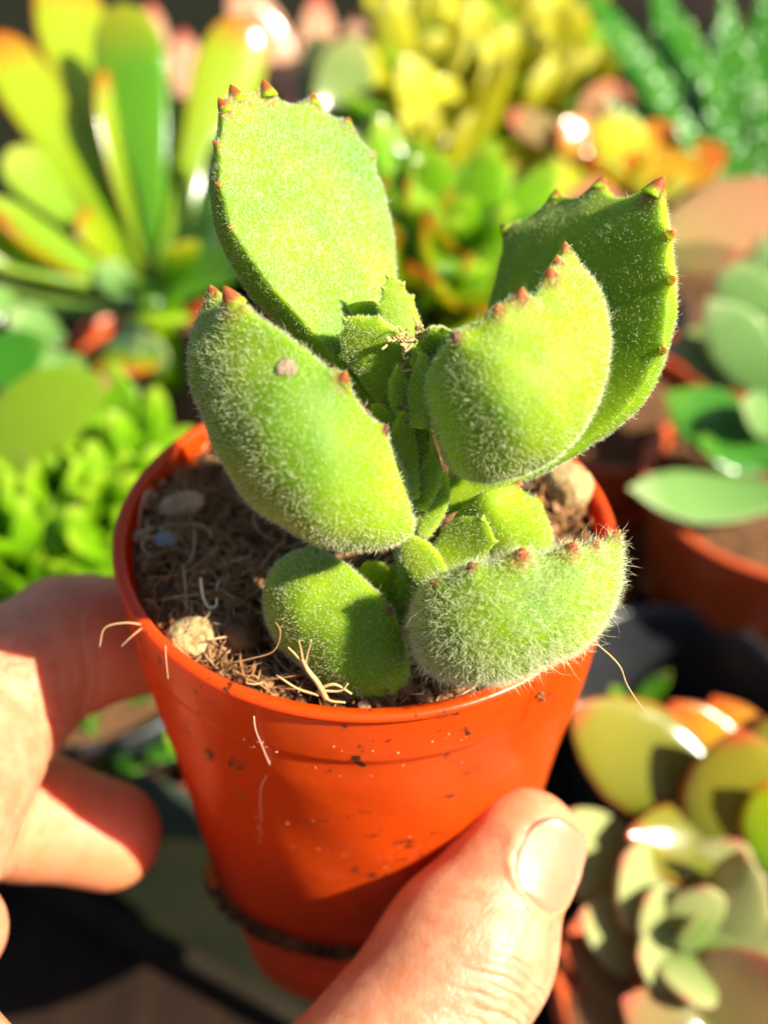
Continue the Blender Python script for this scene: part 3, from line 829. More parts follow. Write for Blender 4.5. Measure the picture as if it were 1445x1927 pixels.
# grey scar near the margin of the left leaf
def surf(o, px, py):
    """point and normal where a photo pixel's sight line meets an object"""
    n = len(o.data.vertices); co = np.empty(n * 3); o.data.vertices.foreach_get('co', co)
    t = BVHTree.FromPolygons([tuple(v) for v in co.reshape(-1, 3)], [tuple(p.vertices) for p in o.data.polygons])
    h = t.ray_cast(Vector(CAM * S), Vector(P(px, py, 1.0) - CAM).normalized())
    return (np.array(h[0]) / S, np.array(h[1])) if h[0] is not None else (P(px, py, 12.2), -FWD)
p, nn = surf(LEFT_LEAF, 538, 690)
bv, bf = blob_unit(77, 3, .35); bv = bv * (1 + rng.normal(0, .05, len(bv)))[:, None]
e1 = unit(np.cross(nn, UPV)); e2 = np.cross(nn, e1)
pq = [surf(RIGHT_LEAF, x, y) for x, y in ((806, 812), (803, 818), (806, 824), (802, 832))]
thread('debris_speck', [a + b * .02 for a, b in pq], .010, M_BLACK, 'tiny black squiggle of debris on the inner side of the right front leaf', 'debris', n=12)
obj('scar', p + (bv[:, 0:1] * e1 * .12 + bv[:, 1:2] * e2 * .10 + bv[:, 2:3] * nn * .035), bf, M_SCAR, LEFT_LEAF)

# ------------------------------------------------------------------ the hand
def seg(a, b, ra, rb):
    return (np.asarray(a, float), np.asarray(b, float), ra, rb)

def sd_seg(X, s, flat=None):
    a, b, ra, rb = s; ab = b - a
    if flat is not None:                   # flattened across direction n about the segment
        n, f = flat
        q = (X - a) @ n; X = X + q[..., None] * n * (1 / f - 1)
    t = np.clip(((X - a) @ ab) / (ab @ ab), 0, 1)
    d = np.linalg.norm(X - a - t[..., None] * ab, axis=-1) - (ra + (rb - ra) * t)
    return d * (flat[1] if flat is not None else 1)

def smin(a, b, k):
    h = np.clip(.5 + .5 * (b - a) / k, 0, 1)
    return b + (a - b) * h - k * h * (1 - h)

def surface_nets(fn, lo, hi, h):
    lo = np.asarray(lo); n = np.ceil((np.asarray(hi) - lo) / h).astype(int) + 1
    xs, ys, zs = (lo[i] + h * np.arange(n[i]) for i in range(3))
    D = np.empty(n, np.float32)
    YZ = np.stack(np.meshgrid(ys, zs, indexing='ij'), -1)
    for i0 in range(0, n[0], 8):           # slabs keep memory low
        xx = xs[i0:i0 + 8]
        X = np.empty((len(xx), n[1], n[2], 3)); X[..., 0] = xx[:, None, None]; X[..., 1:] = YZ[None]
        D[i0:i0 + 8] = fn(X)
    I = D < 0
    cs = [(i, j, k) for i in (0, 1) for j in (0, 1) for k in (0, 1)]
    def sl(c): return tuple(slice(c[q], n[q] - 1 + c[q]) for q in range(3))
    cnt = sum(I[sl(c)].astype(np.int8) for c in cs)
    act = np.argwhere((cnt > 0) & (cnt < 8))
    idx = -np.ones(n - 1, np.int64); idx[tuple(act.T)] = np.arange(len(act))
    acc = np.zeros((len(act), 3)); num = np.zeros(len(act))
    for c in cs:
        for ax in range(3):
            if c[ax]: continue
            e = list(c); e[ax] = 1
            va = D[tuple((act + c).T)]; vb = D[tuple((act + e).T)]
            m = (va < 0) != (vb < 0)
            t = np.where(m, va / np.where(m, va - vb, 1), 0)
            p = act + np.asarray(c, float); p[:, ax] += t
            acc[m] += p[m]; num[m] += 1
    V = lo + h * acc / num[:, None]
    F = []
    for ax in range(3):
        o1, o2 = (ax + 1) % 3, (ax + 2) % 3
        s0 = [slice(0, n[q]) for q in range(3)]; s1 = list(s0)
        s0[ax] = slice(0, n[ax] - 1); s1[ax] = slice(1, n[ax])
        ch = I[tuple(s0)] != I[tuple(s1)]
        e = np.argwhere(ch)
        e = e[(e[:, o1] > 0) & (e[:, o2] > 0) & (e[:, o1] < n[o1] - 1) & (e[:, o2] < n[o2] - 1)]
        d1 = np.zeros(3, int); d1[o1] = 1; d2 = np.zeros(3, int); d2[o2] = 1
        q = np.stack([idx[tuple((e - d1 - d2).T)], idx[tuple((e - d2).T)], idx[tuple(e.T)], idx[tuple((e - d1).T)]], 1)
        flip = ~I[tuple(e.T)]
        q[flip] = q[flip][:, ::-1]
        F.append(q)
    return V, np.vstack(F)

# thumb: tip, last joint and base joint, laid against the front of the pot
TH_D = pot_depth(905, 1610) - 0.62
T_TIP = P(1003, 1572, TH_D - .05); T_IP = P(880, 1790, TH_D - .28); T_MCP = P(610, 2200, TH_D - .9); T_CMC = P(380, 2560, TH_D - 1.6)
t_ax = unit(T_TIP - T_IP); t_ray = unit(T_TIP - CAM)
t_side = unit(np.cross(t_ax, t_ray))
if t_side @ RGT < 0: t_side = -t_side      # towards the right of the thumb as we see it
t_face = unit(np.cross(t_side, t_ax)); t_face = t_face if t_face @ t_ray < 0 else -t_face
NA = math.radians(42)
t_dor = unit(math.cos(NA) * t_face + math.sin(NA) * t_side)          # the nail looks this way
t_lat = unit(np.cross(t_ax, t_dor))
KT = TH_D / FPX

I_TIP = P(300, 1190, 16.9); I_DIP = P(130, 1212, 16.4); I_PIP = P(-14, 1310, 15.8); I_MCP = P(-330, 1900, 12.2)
M_TIP = P(200, 1572, 17.2); M_DIP = P(40, 1530, 16.8); M_PIP = P(-200, 1540, 15.2); M_MCP = P(-460, 2080, 12.2)
R_TIP = P(-85, 1750, 14.6); R_DIP = P(-180, 1760, 14.2); R_PIP = P(-330, 1830, 13.6); R_MCP = P(-560, 2300, 12.4)
L_MCP = P(-640, 2520, 12.6)
WRIST = P(-380, 3100, 12.0)

def hand_sdf(X):
    # thumb
    th = sd_seg(X, seg(T_TIP - t_ax * .25, T_IP, .72, .93), (t_dor, .88))
    pad = sd_seg(X, seg(T_TIP - t_ax * .55 - t_dor * .16, T_TIP - t_ax * .15 - t_dor * .10, .66, .58))
    th = smin(th, pad, .25)
    th = smin(th, sd_seg(X, seg(T_IP, T_IP + t_ax * .02, .955, .95), (t_dor, .94)), .3)
    th = smin(th, sd_seg(X, seg(T_IP, T_MCP, .93, 1.28)), .28)
    th = smin(th, sd_seg(X, seg(T_MCP, T_CMC, 1.28, 1.6)), .5)
    ix = sd_seg(X, seg(I_TIP, I_DIP, .78, .84)); ix = smin(ix, sd_seg(X, seg(I_DIP, I_PIP, .86, .96)), .25)
    ix = smin(ix, sd_seg(X, seg(I_PIP, I_MCP, .96, 1.05)), .35)
    md = sd_seg(X, seg(M_TIP, M_DIP, .74, .82)); md = smin(md, sd_seg(X, seg(M_DIP, M_PIP, .84, .92)), .25)
    md = smin(md, sd_seg(X, seg(M_PIP, M_MCP, .88, 1.05)), .35)
    rg = sd_seg(X, seg(R_TIP, R_DIP, .60, .70)); rg = smin(rg, sd_seg(X, seg(R_DIP, R_PIP, .70, .85)), .25)
    rg = smin(rg, sd_seg(X, seg(R_PIP, R_MCP, .85, 1.0)), .35)
    f = smin(ix, md, .10); f = smin(f, rg, .10)
    palm = sd_seg(X, seg(I_MCP, WRIST, 1.05, 1.7))
    for k in (M_MCP, R_MCP, L_MCP): palm = smin(palm, sd_seg(X, seg(k, WRIST, 1.0, 1.6)), .5)
    palm = smin(palm, sd_seg(X, seg(T_CMC, WRIST, 1.5, 1.7)), .8)
    palm = smin(palm, sd_seg(X, seg(T_CMC, I_MCP, 1.1, 1.0)), .8)
    return smin(smin(f, palm, .25), th, .35)

pts = np.array([T_TIP, T_CMC, I_TIP, I_DIP, I_PIP, I_MCP, M_MCP, R_MCP, L_MCP, WRIST, M_TIP, R_TIP])
HV, HF = surface_nets(hand_sdf, pts.min(0) - 2.0, pts.max(0) + 2.0, 0.085)
def hand_rel(V):
    """thumb coordinates: along (0 at the last joint), sideways, dorsal"""
    q = V - T_IP; return q @ t_ax, q @ t_lat, q @ t_dor
def mesh_normals(V, F):
    n = np.cross(V[F[:, 2]] - V[F[:, 0]], V[F[:, 3]] - V[F[:, 1]]); N = np.zeros_like(V)
    for j in range(4): np.add.at(N, F[:, j], n)
    return N / np.maximum(1e-9, np.linalg.norm(N, axis=1))[:, None]

# refine the faces of the thumb: quads -> 3x3 quads by bilinear patches on a welded grid
def refine(V, F, sel, k=3):
    keep = F[~sel]; fs = F[sel]
    out = [V]; base = len(V); cache = {}; newf = []; newv = []
    def vid(key, p):
        if key not in cache: cache[key] = base + len(newv); newv.append(p)
        return cache[key]
    edge_used = {}
    for f in fs:
        g = {}
        for i in range(k + 1):
            for j in range(k + 1):
                u, w = i / k, j / k
                p = (V[f[0]] * (1 - u) + V[f[1]] * u) * (1 - w) + (V[f[3]] * (1 - u) + V[f[2]] * u) * w
                if (i in (0, k)) and (j in (0, k)): g[i, j] = f[{(0, 0): 0, (k, 0): 1, (k, k): 2, (0, k): 3}[i, j]]
                elif j == 0 or j == k or i == 0 or i == k:
                    if j == 0: a, b, m = f[0], f[1], i
                    elif j == k: a, b, m = f[3], f[2], i
                    elif i == 0: a, b, m = f[0], f[3], j
                    else: a, b, m = f[1], f[2], j
                    key = (a, b, m) if a < b else (b, a, k - m)
                    g[i, j] = vid(key, p)
                else: g[i, j] = vid((tuple(f), i, j), p)
        for i in range(k):
            for j in range(k): newf.append((g[i, j], g[i + 1, j], g[i + 1, j + 1], g[i, j + 1]))
    V2 = np.vstack([V, np.array(newv)]); return V2, keep, np.array(newf)
cen = HV[HF].mean(1); al, la, do = hand_rel(cen)
sel = (al > -1.6) & (np.abs(la) < 1.4) & (do > -.5) & (do < 1.5) & (np.linalg.norm(cen - (T_IP + np.outer(al, t_ax)), axis=1) < 1.5)
HV, keepF, newF = refine(HV, HF, sel)
HF = np.vstack([keepF, newF])
# pull refined vertices onto the true surface
def project(V, it=2):
    for _ in range(it):
        e = .01; d = hand_sdf(V)
        g_ = np.stack([hand_sdf(V + [e, 0, 0]) - d, hand_sdf(V + [0, e, 0]) - d, hand_sdf(V + [0, 0, e]) - d], 1) / e
        g_ /= np.maximum(1e-6, np.linalg.norm(g_, axis=1))[:, None]
        V = V - g_ * np.clip(d, -.05, .05)[:, None]
    return V, g_
HV, HN = project(HV)
al, la, do = hand_rel(HV)
on_top = np.clip((do - .15) / .35, 0, 1) * (np.abs(la) < 1.3)
disp = np.zeros(len(HV)); flush_bounce = np.zeros(len(HV))
# nail bed and the fold of skin round it (nail: along NL0..NL1, half width NW)
TL = np.linalg.norm(T_TIP - T_IP); NL0, NL1, NW = TL - .66, TL + .32, .50
def nail_half(a_):
    f = np.clip((a_ - NL0) / (NL1 - NL0), 0, 1)
    return NW * (1 - np.clip(1 - f / .45, 0, 1) ** 2.2) ** .5 * np.sqrt(1 - .80 * np.clip((f - .55) / .45, 0, 1) ** 2.4)
nh = nail_half(al)
dw = np.where((al > NL0) & (al < NL1 + .1), np.abs(la) - nh, np.hypot(al - NL0, np.maximum(0, np.abs(la) - .1)) * np.where(al < NL0, 1, 1))
inside = (al > NL0) & (dw < 0) & (do > 0)
disp[inside] -= np.clip(-dw[inside] / .09, 0, 1) * .028
ridge = np.exp(-((dw - .065) / .06) ** 2) * (dw > -.02) * (do > .1) * np.clip((NL1 - .2 - al) / .3, 0, 1)
disp += ridge * .032
flush_bounce += ridge * .35
# transverse creases over the last joint, arched like the nail fold
g2 = np.random.default_rng(5)
for c, depth, wd, cv in ((-.06, .020, .022, .25), (.05, .026, .024, .28), (.16, .022, .02, .30), (.27, .016, .018, .33), (-.18, .022, .024, .2), (-.31, .028, .028, .14), (-.47, .020, .024, .1), (-.62, .016, .022, .05), (.38, .010, .016, .35)):
    wob_ = .020 * np.sin(la * (4 + 9 * abs(c)) + c * 57) + .010 * np.sin(la * (13 + 22 * abs(c)) + c * 91)
    line = al - (c - cv * la ** 2 + wob_)
    fade = np.clip((.72 - np.abs(la + .08 * math.sin(c * 30))) / .35, 0, 1)
    fade = fade * (.55 + .45 * np.sin(la * 5 + c * 77)); depth = depth * 1.05
    disp -= depth * np.exp(-(line / wd) ** 2) * fade * on_top
    disp += depth * .4 * np.exp(-((line - wd * 2.2) / (wd * 1.6)) ** 2) * fade * on_top
# slanting creases below the joint
for k in range(14):
    c0 = g2.uniform(-1.5, -.5); l0 = g2.uniform(-.6, .6); an = g2.normal(.5, .5); wd = g2.uniform(.012, .022)
    s_ = (al - c0) * math.cos(an) + (la - l0) * math.sin(an); r_ = -(al - c0) * math.sin(an) + (la - l0) * math.cos(an)
    disp -= g2.uniform(.006, .014) * np.exp(-((s_ + .03 * np.sin(r_ * 8)) / wd) ** 2) * np.clip((.45 - np.abs(r_)) / .2, 0, 1) * on_top
# folds at the finger joints
for j_, a_, k_ in ((I_DIP, I_TIP - I_DIP, .05), (I_PIP, I_DIP - I_PIP, .06), (M_DIP, M_TIP - M_DIP, .05), (I_DIP + .45 * (I_PIP - I_DIP), I_TIP - I_PIP, .02)):
    for off_, w_ in ((0, .055), (.16, .035), (-.15, .03)):
        q_ = (HV - j_) @ unit(a_) - off_ + .03 * np.sin(HV @ np.array([3., 5., 4.]))
        disp -= k_ * np.exp(-(q_ / w_) ** 2) * (np.linalg.norm(HV - j_, axis=1) < 1.25) * (1 if off_ == 0 else .5)
HV = HV + HN * disp[:, None]
# blood-red flush of pads and thumb tip, with warm bounce painted on shaded fingers
for tip, r_ in ((T_TIP - t_dor * .3, .7), (I_TIP, 1.9), (I_DIP, 1.2), (M_TIP, 1.1), (M_DIP, 1.2)):
    flush_bounce = np.maximum(flush_bounce, .85 * np.exp(-(np.linalg.norm(HV - tip, axis=1) / r_) ** 2))
hand = obj('hand', HV, [tuple(f) for f in HF.tolist()], M_SKIN, attrs={'flush_bounce': flush_bounce})
props(hand, 'bare left hand gripping the orange pot, thumb in front and fingers behind', 'hand')
# thumb nail: a curved plate seated in its bed
bvh = BVHTree.FromPolygons([tuple(v) for v in HV], HF.tolist())
na_, nl_ = 40, 28
V = []
for i in range(na_):
    f = i / (na_ - 1); a_ = NL0 - .03 + (NL1 - NL0 + .03) * f
    wv = float(nail_half(np.array([max(a_, NL0 + .012)]))[0])
    for j in range(nl_):
        l_ = wv * (2 * j / (nl_ - 1) - 1)
        o_ = T_IP + t_ax * min(a_, TL + .10) + t_lat * l_ + t_dor * 2.0
        hit = bvh.ray_cast(Vector(o_), Vector(-t_dor))
        hgt = 2.0 - hit[3] if hit[0] is not None else .3
        V.append((a_, l_, hgt))
V = np.array(V).reshape(na_, nl_, 3)
# smooth plate: arched across, nearly straight along
X_ = V[..., 0].ravel(); Y_ = V[..., 1].ravel(); Z_ = V[..., 2].ravel()
A_ = np.stack([np.ones_like(X_), X_, X_ ** 2, Y_ ** 2, Y_ ** 4], 1)
msk = X_ < TL + .12
cf, *_ = np.linalg.lstsq(A_[msk], Z_[msk], rcond=None)
Zf = (A_ @ cf + .018).reshape(na_, nl_)
f_ = np.linspace(0, 1, na_)[:, None]
Zf = Zf - .05 * np.clip(1 - f_ / .12, 0, 1) - .02 * np.clip((f_ - .88) / .12, 0, 1) ** 2
pl = T_IP + V[..., 0:1] * t_ax + V[..., 1:2] * t_lat + Zf[..., None] * t_dor
top = pl.reshape(-1, 3); bot = top - t_dor * .035
n0 = len(top); fs = grid_faces(na_, nl_, False)
ring = [j for j in range(nl_)] + [i * nl_ + nl_ - 1 for i in range(1, na_)] + [(na_ - 1) * nl_ + j for j in range(nl_ - 2, -1, -1)] + [i * nl_ for i in range(na_ - 2, 0, -1)]
allf = fs + [tuple(n0 + x for x in f[::-1]) for f in fs] + [(ring[k], ring[(k + 1) % len(ring)], n0 + ring[(k + 1) % len(ring)], n0 + ring[k]) for k in range(len(ring))]
obj('thumb_nail', np.vstack([top, bot]), allf, M_NAIL, hand)

# ------------------------------------------------------------------ plants standing behind and around
PROFILES = {   # half width along the length
    'paddle': ([0, .08, .3, .55, .78, .92, .98, 1], [.26, .30, .42, .72, 1.0, .84, .45, .05]),
    'tongue': ([0, .1, .35, .6, .85, .95, 1], [.45, .62, .92, 1.0, .72, .42, .05]),
    'pointed': ([0, .1, .35, .6, .82, .93, .97, 1], [.40, .55, .88, 1.0, .66, .26, .10, .02]),
    'acute': ([0, .1, .32, .55, .75, .88, .96, 1], [.50, .66, .96, .98, .72, .42, .16, .02]),
    'bean': ([0, .08, .25, .6, .85, .96, 1], [.40, .70, .92, 1.0, .85, .5, .06]),
    'spike': ([0, .2, .5, .8, .95, 1], [1.0, .95, .68, .32, .10, .02]),
    'round': ([0, .1, .3, .55, .8, .94, 1], [.25, .42, .78, 1.0, .86, .5, .05]),
}
_cache = {}
def unit_leaf(shape, mat, bow, hollow, point=False, nt=26, ns=18):
    key = (shape, mat.name, round(bow, 2), round(hollow, 2))
    if key in _cache: return _cache[key]
    f = .45 * np.linspace(0, 1, nt) + .55 * (.5 - .5 * np.cos(np.linspace(.04, math.pi, nt)))
    xp, yp = PROFILES[shape]
    w = np.interp(f, xp, yp); w[1:-1] = (w[:-2] + 2 * w[1:-1] + w[2:]) / 4
    th = np.arange(ns) * 2 * math.pi / ns; c, s = np.cos(th), np.sin(th)
    V = np.zeros((nt, ns, 3)); ed = np.zeros((nt, ns))
    zc = bow * (4 * (f - .5) ** 2 - 1)          # spine bends up at the tip and the base
    for i in range(nt):
        V[i, :, 0] = .5 * w[i] * np.sign(c) * np.abs(c) ** .9
        V[i, :, 1] = f[i]
        tk = .5 * (w[i] * .75 + .25 * math.sqrt(max(0, 1 - f[i] ** 4)))
        V[i, :, 2] = np.where(s > 0, s * (.55 - hollow), s) * tk
        V[i, :, 2] += 0
        ed[i] = np.abs(c) ** 2
    Z = np.repeat(zc[:, None], ns, 1)
    me = bpy.data.meshes.new('leaf')
    vv = V.reshape(-1, 3)
    F = grid_faces(nt, ns) + [tuple(range(ns))[::-1], tuple(range((nt - 1) * ns, nt * ns))]
    me.from_pydata(vv.tolist(), [], F)
    me.materials.append(mat); me.polygons.foreach_set('use_smooth', np.ones(len(me.polygons), bool))
    for nm, a in (('tt', np.repeat(f, ns)), ('ed', np.maximum(ed.ravel(), 0))):
        at = me.attributes.new(nm, 'FLOAT', 'POINT'); at.data.foreach_set('value', a.astype(np.float32))
    # bend: stored as a second coordinate set so that width, length and thickness scale freely
    at = me.attributes.new('bend', 'FLOAT', 'POINT'); at.data.foreach_set('value', Z.ravel().astype(np.float32))
    _cache[key] = me
    return me

_bent = {}
def bleaf(parent, base, tip, width, mat, shape='paddle', normal=None, thick=.3, bow=.08, hollow=.25, name='leaf'):
    """a fleshy leaf between two world points (cm); normal is the side its upper face looks to"""
    base, tip = np.asarray(base, float), np.asarray(tip, float)
    L = np.linalg.norm(tip - base); y = (tip - base) / L
    nrm = np.asarray(normal if normal is not None else (0.1, -.45, .9), float)
    z = nrm - y * (nrm @ y); z = unit(z) if np.linalg.norm(z) > 1e-3 else unit(np.cross(y, RGT)); x = np.cross(y, z)
    bw = round(bow, 2); ratio = round(float(L / (width * thick)) * 2) / 2
    key = (shape, mat.name, bw, round(hollow, 2), ratio)
    if key not in _bent:
        me = unit_leaf(shape, mat, bw, hollow).copy()
        co = np.empty(len(me.vertices) * 3); me.vertices.foreach_get('co', co); co = co.reshape(-1, 3)
        b = np.empty(len(me.vertices), np.float32); me.attributes['bend'].data.foreach_get('value', b)
        co[:, 2] += b * ratio
        me.vertices.foreach_set('co', co.ravel()); me.attributes.remove(me.attributes['bend']); me.update()
        _bent[key] = me
    o = bpy.data.objects.new(name, _bent[key]); col.objects.link(o)
    Mx = Matrix(((x[0] * width, y[0] * L, z[0] * width * thick, base[0]), (x[1] * width, y[1] * L, z[1] * width * thick, base[1]), (x[2] * width, y[2] * L, z[2] * width * thick, base[2]), (0, 0, 0, 100)))
    Mx = Matrix([[Mx[r][c] * S for c in range(4)] for r in range(4)]); 
    o.parent = parent
    o.matrix_local = Matrix.Translation(-wloc(parent)) @ Mx
    return o

def W(px, d): return px * d / FPX          # photo pixels at a depth -> cm

def pleaf(parent, b, t, wpx, mat, shape='paddle', **kw):
    return bleaf(parent, P(*b), P(*t), W(wpx, (b[2] + t[2]) / 2), mat, shape, **kw)

def rosette(parent, c, n, L, width, mat, shape='paddle', tilt=(20, 75), axis=(0, 0, 1), thick=.35, bow=.08, hollow=.2, seed=0, jitter=.12, mats=None):
    """leaves spiralling out of a point: the inner ones upright, the outer ones spread"""
    g_ = np.random.default_rng(seed); ax = unit(axis); e1 = unit(np.cross(ax, [0.3, 1, .1])); e2 = np.cross(ax, e1)
    for i in range(n):
        f = (i + .5) / n; a = i * 2.39996 + g_.normal(0, .1)
        tl = math.radians(tilt[0] + (tilt[1] - tilt[0]) * f + g_.normal(0, 4))
        r = math.cos(a) * e1 + math.sin(a) * e2
        d = math.cos(tl) * ax + math.sin(tl) * r
        l_ = L * (.55 + .45 * f) * (1 + g_.normal(0, jitter))
        up = math.sin(tl) * ax - math.cos(tl) * r
        b = np.asarray(c) + r * .06 * L - ax * .12 * L * f
        bleaf(parent, b, b + d * l_, width * (.7 + .3 * f) * (1 + g_.normal(0, jitter * .5)), (mats[i % len(mats)] if mats else mat), shape, normal=up, thick=thick, bow=bow, hollow=hollow)

def stalk(parent, a, b, r, mat, name='stem'):
    V, F = tube(catmull([a, (np.asarray(a) + b) / 2 + [.1, .05, 0], b], np.linspace(0, 1, 8)), np.linspace(r, r * .7, 8), 10)
    return obj(name, V, F, mat, parent, attrs={'tt': np.full(len(V), .3), 'ed': np.zeros(len(V))})

# leaf colours
LM = leaf_mat
L_LIME = LM('lime_leaf', (0.48, 0.64, 0.003), (0.76, 0.15, 0.006), edge=(0.74, 0.20, 0.006), es=.80, rough=.16, trans=.48, tipstart=.84, coat=1.0, root=(.20, .46, .003))
L_GREEN = LM('bright_green_leaf', (0.15, 0.46, 0.003), (0.52, 0.50, 0.006), rough=.16, trans=.42, coat=1.0)
L_PALE = LM('pale_green_leaf', (0.34, 0.56, 0.012), (0.56, 0.62, 0.08), rough=.25, trans=.38, coat=.7, root=(.16, .42, .004))
L_YEL = LM('yellow_leaf', (0.84, 0.82, 0.03), (0.90, 0.88, 0.22), rough=.25, trans=.42, coat=.9, root=(.58, .62, .01))
L_PINK = LM('pink_leaf', (0.80, 0.46, 0.27), (0.76, 0.05, 0.05), rough=.35, trans=.3, coat=.6)
L_ROSE = LM('rose_brown_leaf', (0.54, 0.27, 0.12), (0.74, 0.22, 0.10), edge=(.66, .24, .10), rough=.4, trans=.28, root=(.42, .34, .10))
L_ORANGE = LM('orange_leaf', (0.78, 0.42, 0.006), (0.82, 0.12, 0.015), edge=(.80, .14, .02), rough=.25, trans=.4, tipstart=.6, coat=.6)
L_GREY = LM('grey_green_leaf', (0.20, 0.29, 0.06), (0.36, 0.38, 0.10), edge=(.60, .50, .16), rough=.3, trans=.2, coat=.5)
L_GLAUC = LM('glaucous_leaf', (0.22, 0.42, 0.09), (0.50, 0.62, 0.26), edge=(.70, .78, .40), rough=.3, trans=.25, coat=.9, root=(.10, .26, .03))
L_DEEP = LM('deep_green_leaf', (0.045, 0.24, 0.003), (0.13, 0.36, 0.006), edge=(.40, .58, .20), es=.9, rough=.3, trans=.25, coat=.3)
L_GOLD = LM('golden_leaf', (0.33, 0.30, 0.012), (0.70, 0.04, 0.03), edge=(.76, .11, .03), es=.80, rough=.32, trans=.28, tipstart=.84, coat=.4, root=(.09, .17, .004))
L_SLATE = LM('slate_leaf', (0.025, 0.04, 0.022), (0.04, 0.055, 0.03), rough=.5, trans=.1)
L_MINT = LM('mint_leaf', (0.50, 0.55, 0.20), (0.76, 0.16, 0.12), edge=(.78, .50, .30), rough=.35, trans=.18, tipstart=.88, coat=.4, root=(.16, .26, .04))
L_BLUSH = LM('blush_leaf', (0.34, 0.22, 0.07), (0.62, 0.10, 0.06), edge=(.66, .13, .08), rough=.35, trans=.18, tipstart=.75, coat=.3, root=(.16, .20, .03))
L_SEDUM = LM('sedum_leaf', (0.32, 0.66, 0.004), (0.60, 0.80, 0.04), rough=.2, trans=.48, coat=.9, root=(.12, .36, .002))

def bpot(c, r, h, mat, label, seed=0, fill=.45, group='nursery pots standing on the table'):
    """round nursery pot, rim centre c"""
    c = np.asarray(c, float)
    t = thing('nursery_pot', c - [0, 0, h], label, 'pot', group)
    V, F = lathe([(r * .93, -.12), (r * .94, 0), (r * .985, .02), (r, -.05), (r * .99, -.18), (r * .965, -.22)], 56); obj('rim', V + c, F, mat, t)
    V, F = lathe([(r * .965, -.2), (r * .95, -h * .16), (r * .925, -h * .19), (r * .72, -h + .05), (r * .68, -h), (.02, -h)], 56); obj('body', V + c, F, mat, t)
    V, F = lathe([(r * .93, -.1), (r * .76, -h * .75)], 56); obj('inner_wall', V + c, F, mat, t)
    if fill:
        rs = r * (.93 - .17 * fill / (h * .75)) * .99
        V, F = lathe([(rs, -fill - .05), (r * .6, -fill + .03), (r * .25, -fill - .02), (.01, -fill)], 40); V[:, 2] += np.random.default_rng(seed).normal(0, .04, len(V))
        obj('soil', V + c, F, M_SOIL, t)
    return t

def at_table(px, py, z):
    """world point at height z (cm) on the sight line of a photo pixel"""
    r = P(px, py, 1.0) - CAM; return CAM + r * ((z - CAM[2]) / r[2])

# 1 -- tall paddle-leaved plant, back left
c = P(292, 560, 31.0)
pl1 = thing('paddle_succulent', [c[0], c[1], 6.0], 'tall glossy lime green succulent with orange tipped paddle leaves, back left', 'succulent')
for b, t, w, m, nrm in (((285, 520, 31), (-2, 60, 31.5), 130, L_LIME, (.55, -.5, .67)), ((280, 500, 31.5), (118, -60, 33), 165, L_LIME, (.6, -.6, .5)),
                        ((285, 520, 31), (205, 130, 31.2), 92, L_LIME, (.85, -.4, .3)), ((300, 490, 30.8), (222, 8, 31), 150, L_GREEN, (-.1, -.9, .3)),
                        ((310, 510, 30.5), (470, 30, 31.5), 140, L_LIME, (.3, -.8, .5)), ((330, 520, 30.2), (440, 250, 29.6), 120, L_GREEN, (-.6, -.5, .5)),
                        ((300, 560, 30.4), (-70, 400, 28.6), 150, L_PALE, (.1, -.45, .9)), ((215, 480, 31), (18, 280, 30.5), 105, L_PALE, (.5, -.5, .6)),
                        ((330, 560, 30.0), (300, 600, 28.0), 110, L_SEDUM, (0, -.4, 1)), ((320, 560, 30.2), (440, 400, 29.2), 130, L_GREEN, (-.5, -.5, .7)),
                        ((310, 500, 31.5), (330, 180, 33.5), 140, L_GREEN, (0, -.8, .4))):
    pleaf(pl1, b, t, w, m, 'paddle', normal=nrm, thick=.34, bow=.05, hollow=.05)
rosette(pl1, P(300, 540, 31.2), 9, 5.2, 1.5, L_LIME, 'paddle', (30, 85), thick=.34, bow=.05, hollow=.05, seed=21, mats=[L_LIME, L_GREEN, L_PALE])
stalk(pl1, [c[0], c[1], 5.4], c + [0, 0, .3], .45, L_SEDUM)
bpot([c[0], c[1], 6.0], 3.2, 5.9, M_POTB, 'terracotta coloured pot under the tall paddle leaved succulent', 1)

# 2 -- pink flushed plant at the very back
c = P(520, 170, 43)
pl2 = thing('pink_succulent', [c[0], c[1], 6.0], 'pale pink leaved succulent at the very back, behind the tallest fuzzy leaf', 'succulent')
for b, t, w, m in (((300, 160, 42), (283, 0, 42.5), 55, L_PINK), ((350, 190, 42), (345, 55, 42), 70, L_PINK), ((560, 200, 42), (440, -60, 43), 110, L_PINK), ((560, 190, 42), (485, 10, 41.5), 85, L_PINK),
                   ((600, 190, 42), (598, -20, 43), 75, L_PINK), ((660, 190, 42), (700, 0, 43), 90, L_PINK), ((690, 200, 42), (735, 30, 42), 75, L_PINK), ((620, 180, 41.5), (640, 60, 41), 60, L_PINK)):
    pleaf(pl2, b, t, w, m, 'pointed', thick=.35, bow=.06)
rosette(pl2, P(600, 230, 42), 14, 2.2, .9, L_PINK, 'pointed', (30, 80), seed=2)
bpot([c[0], c[1], 5.0], 3.2, 5, M_BLACK, 'black pot under the pale pink succulent at the very back', 2)

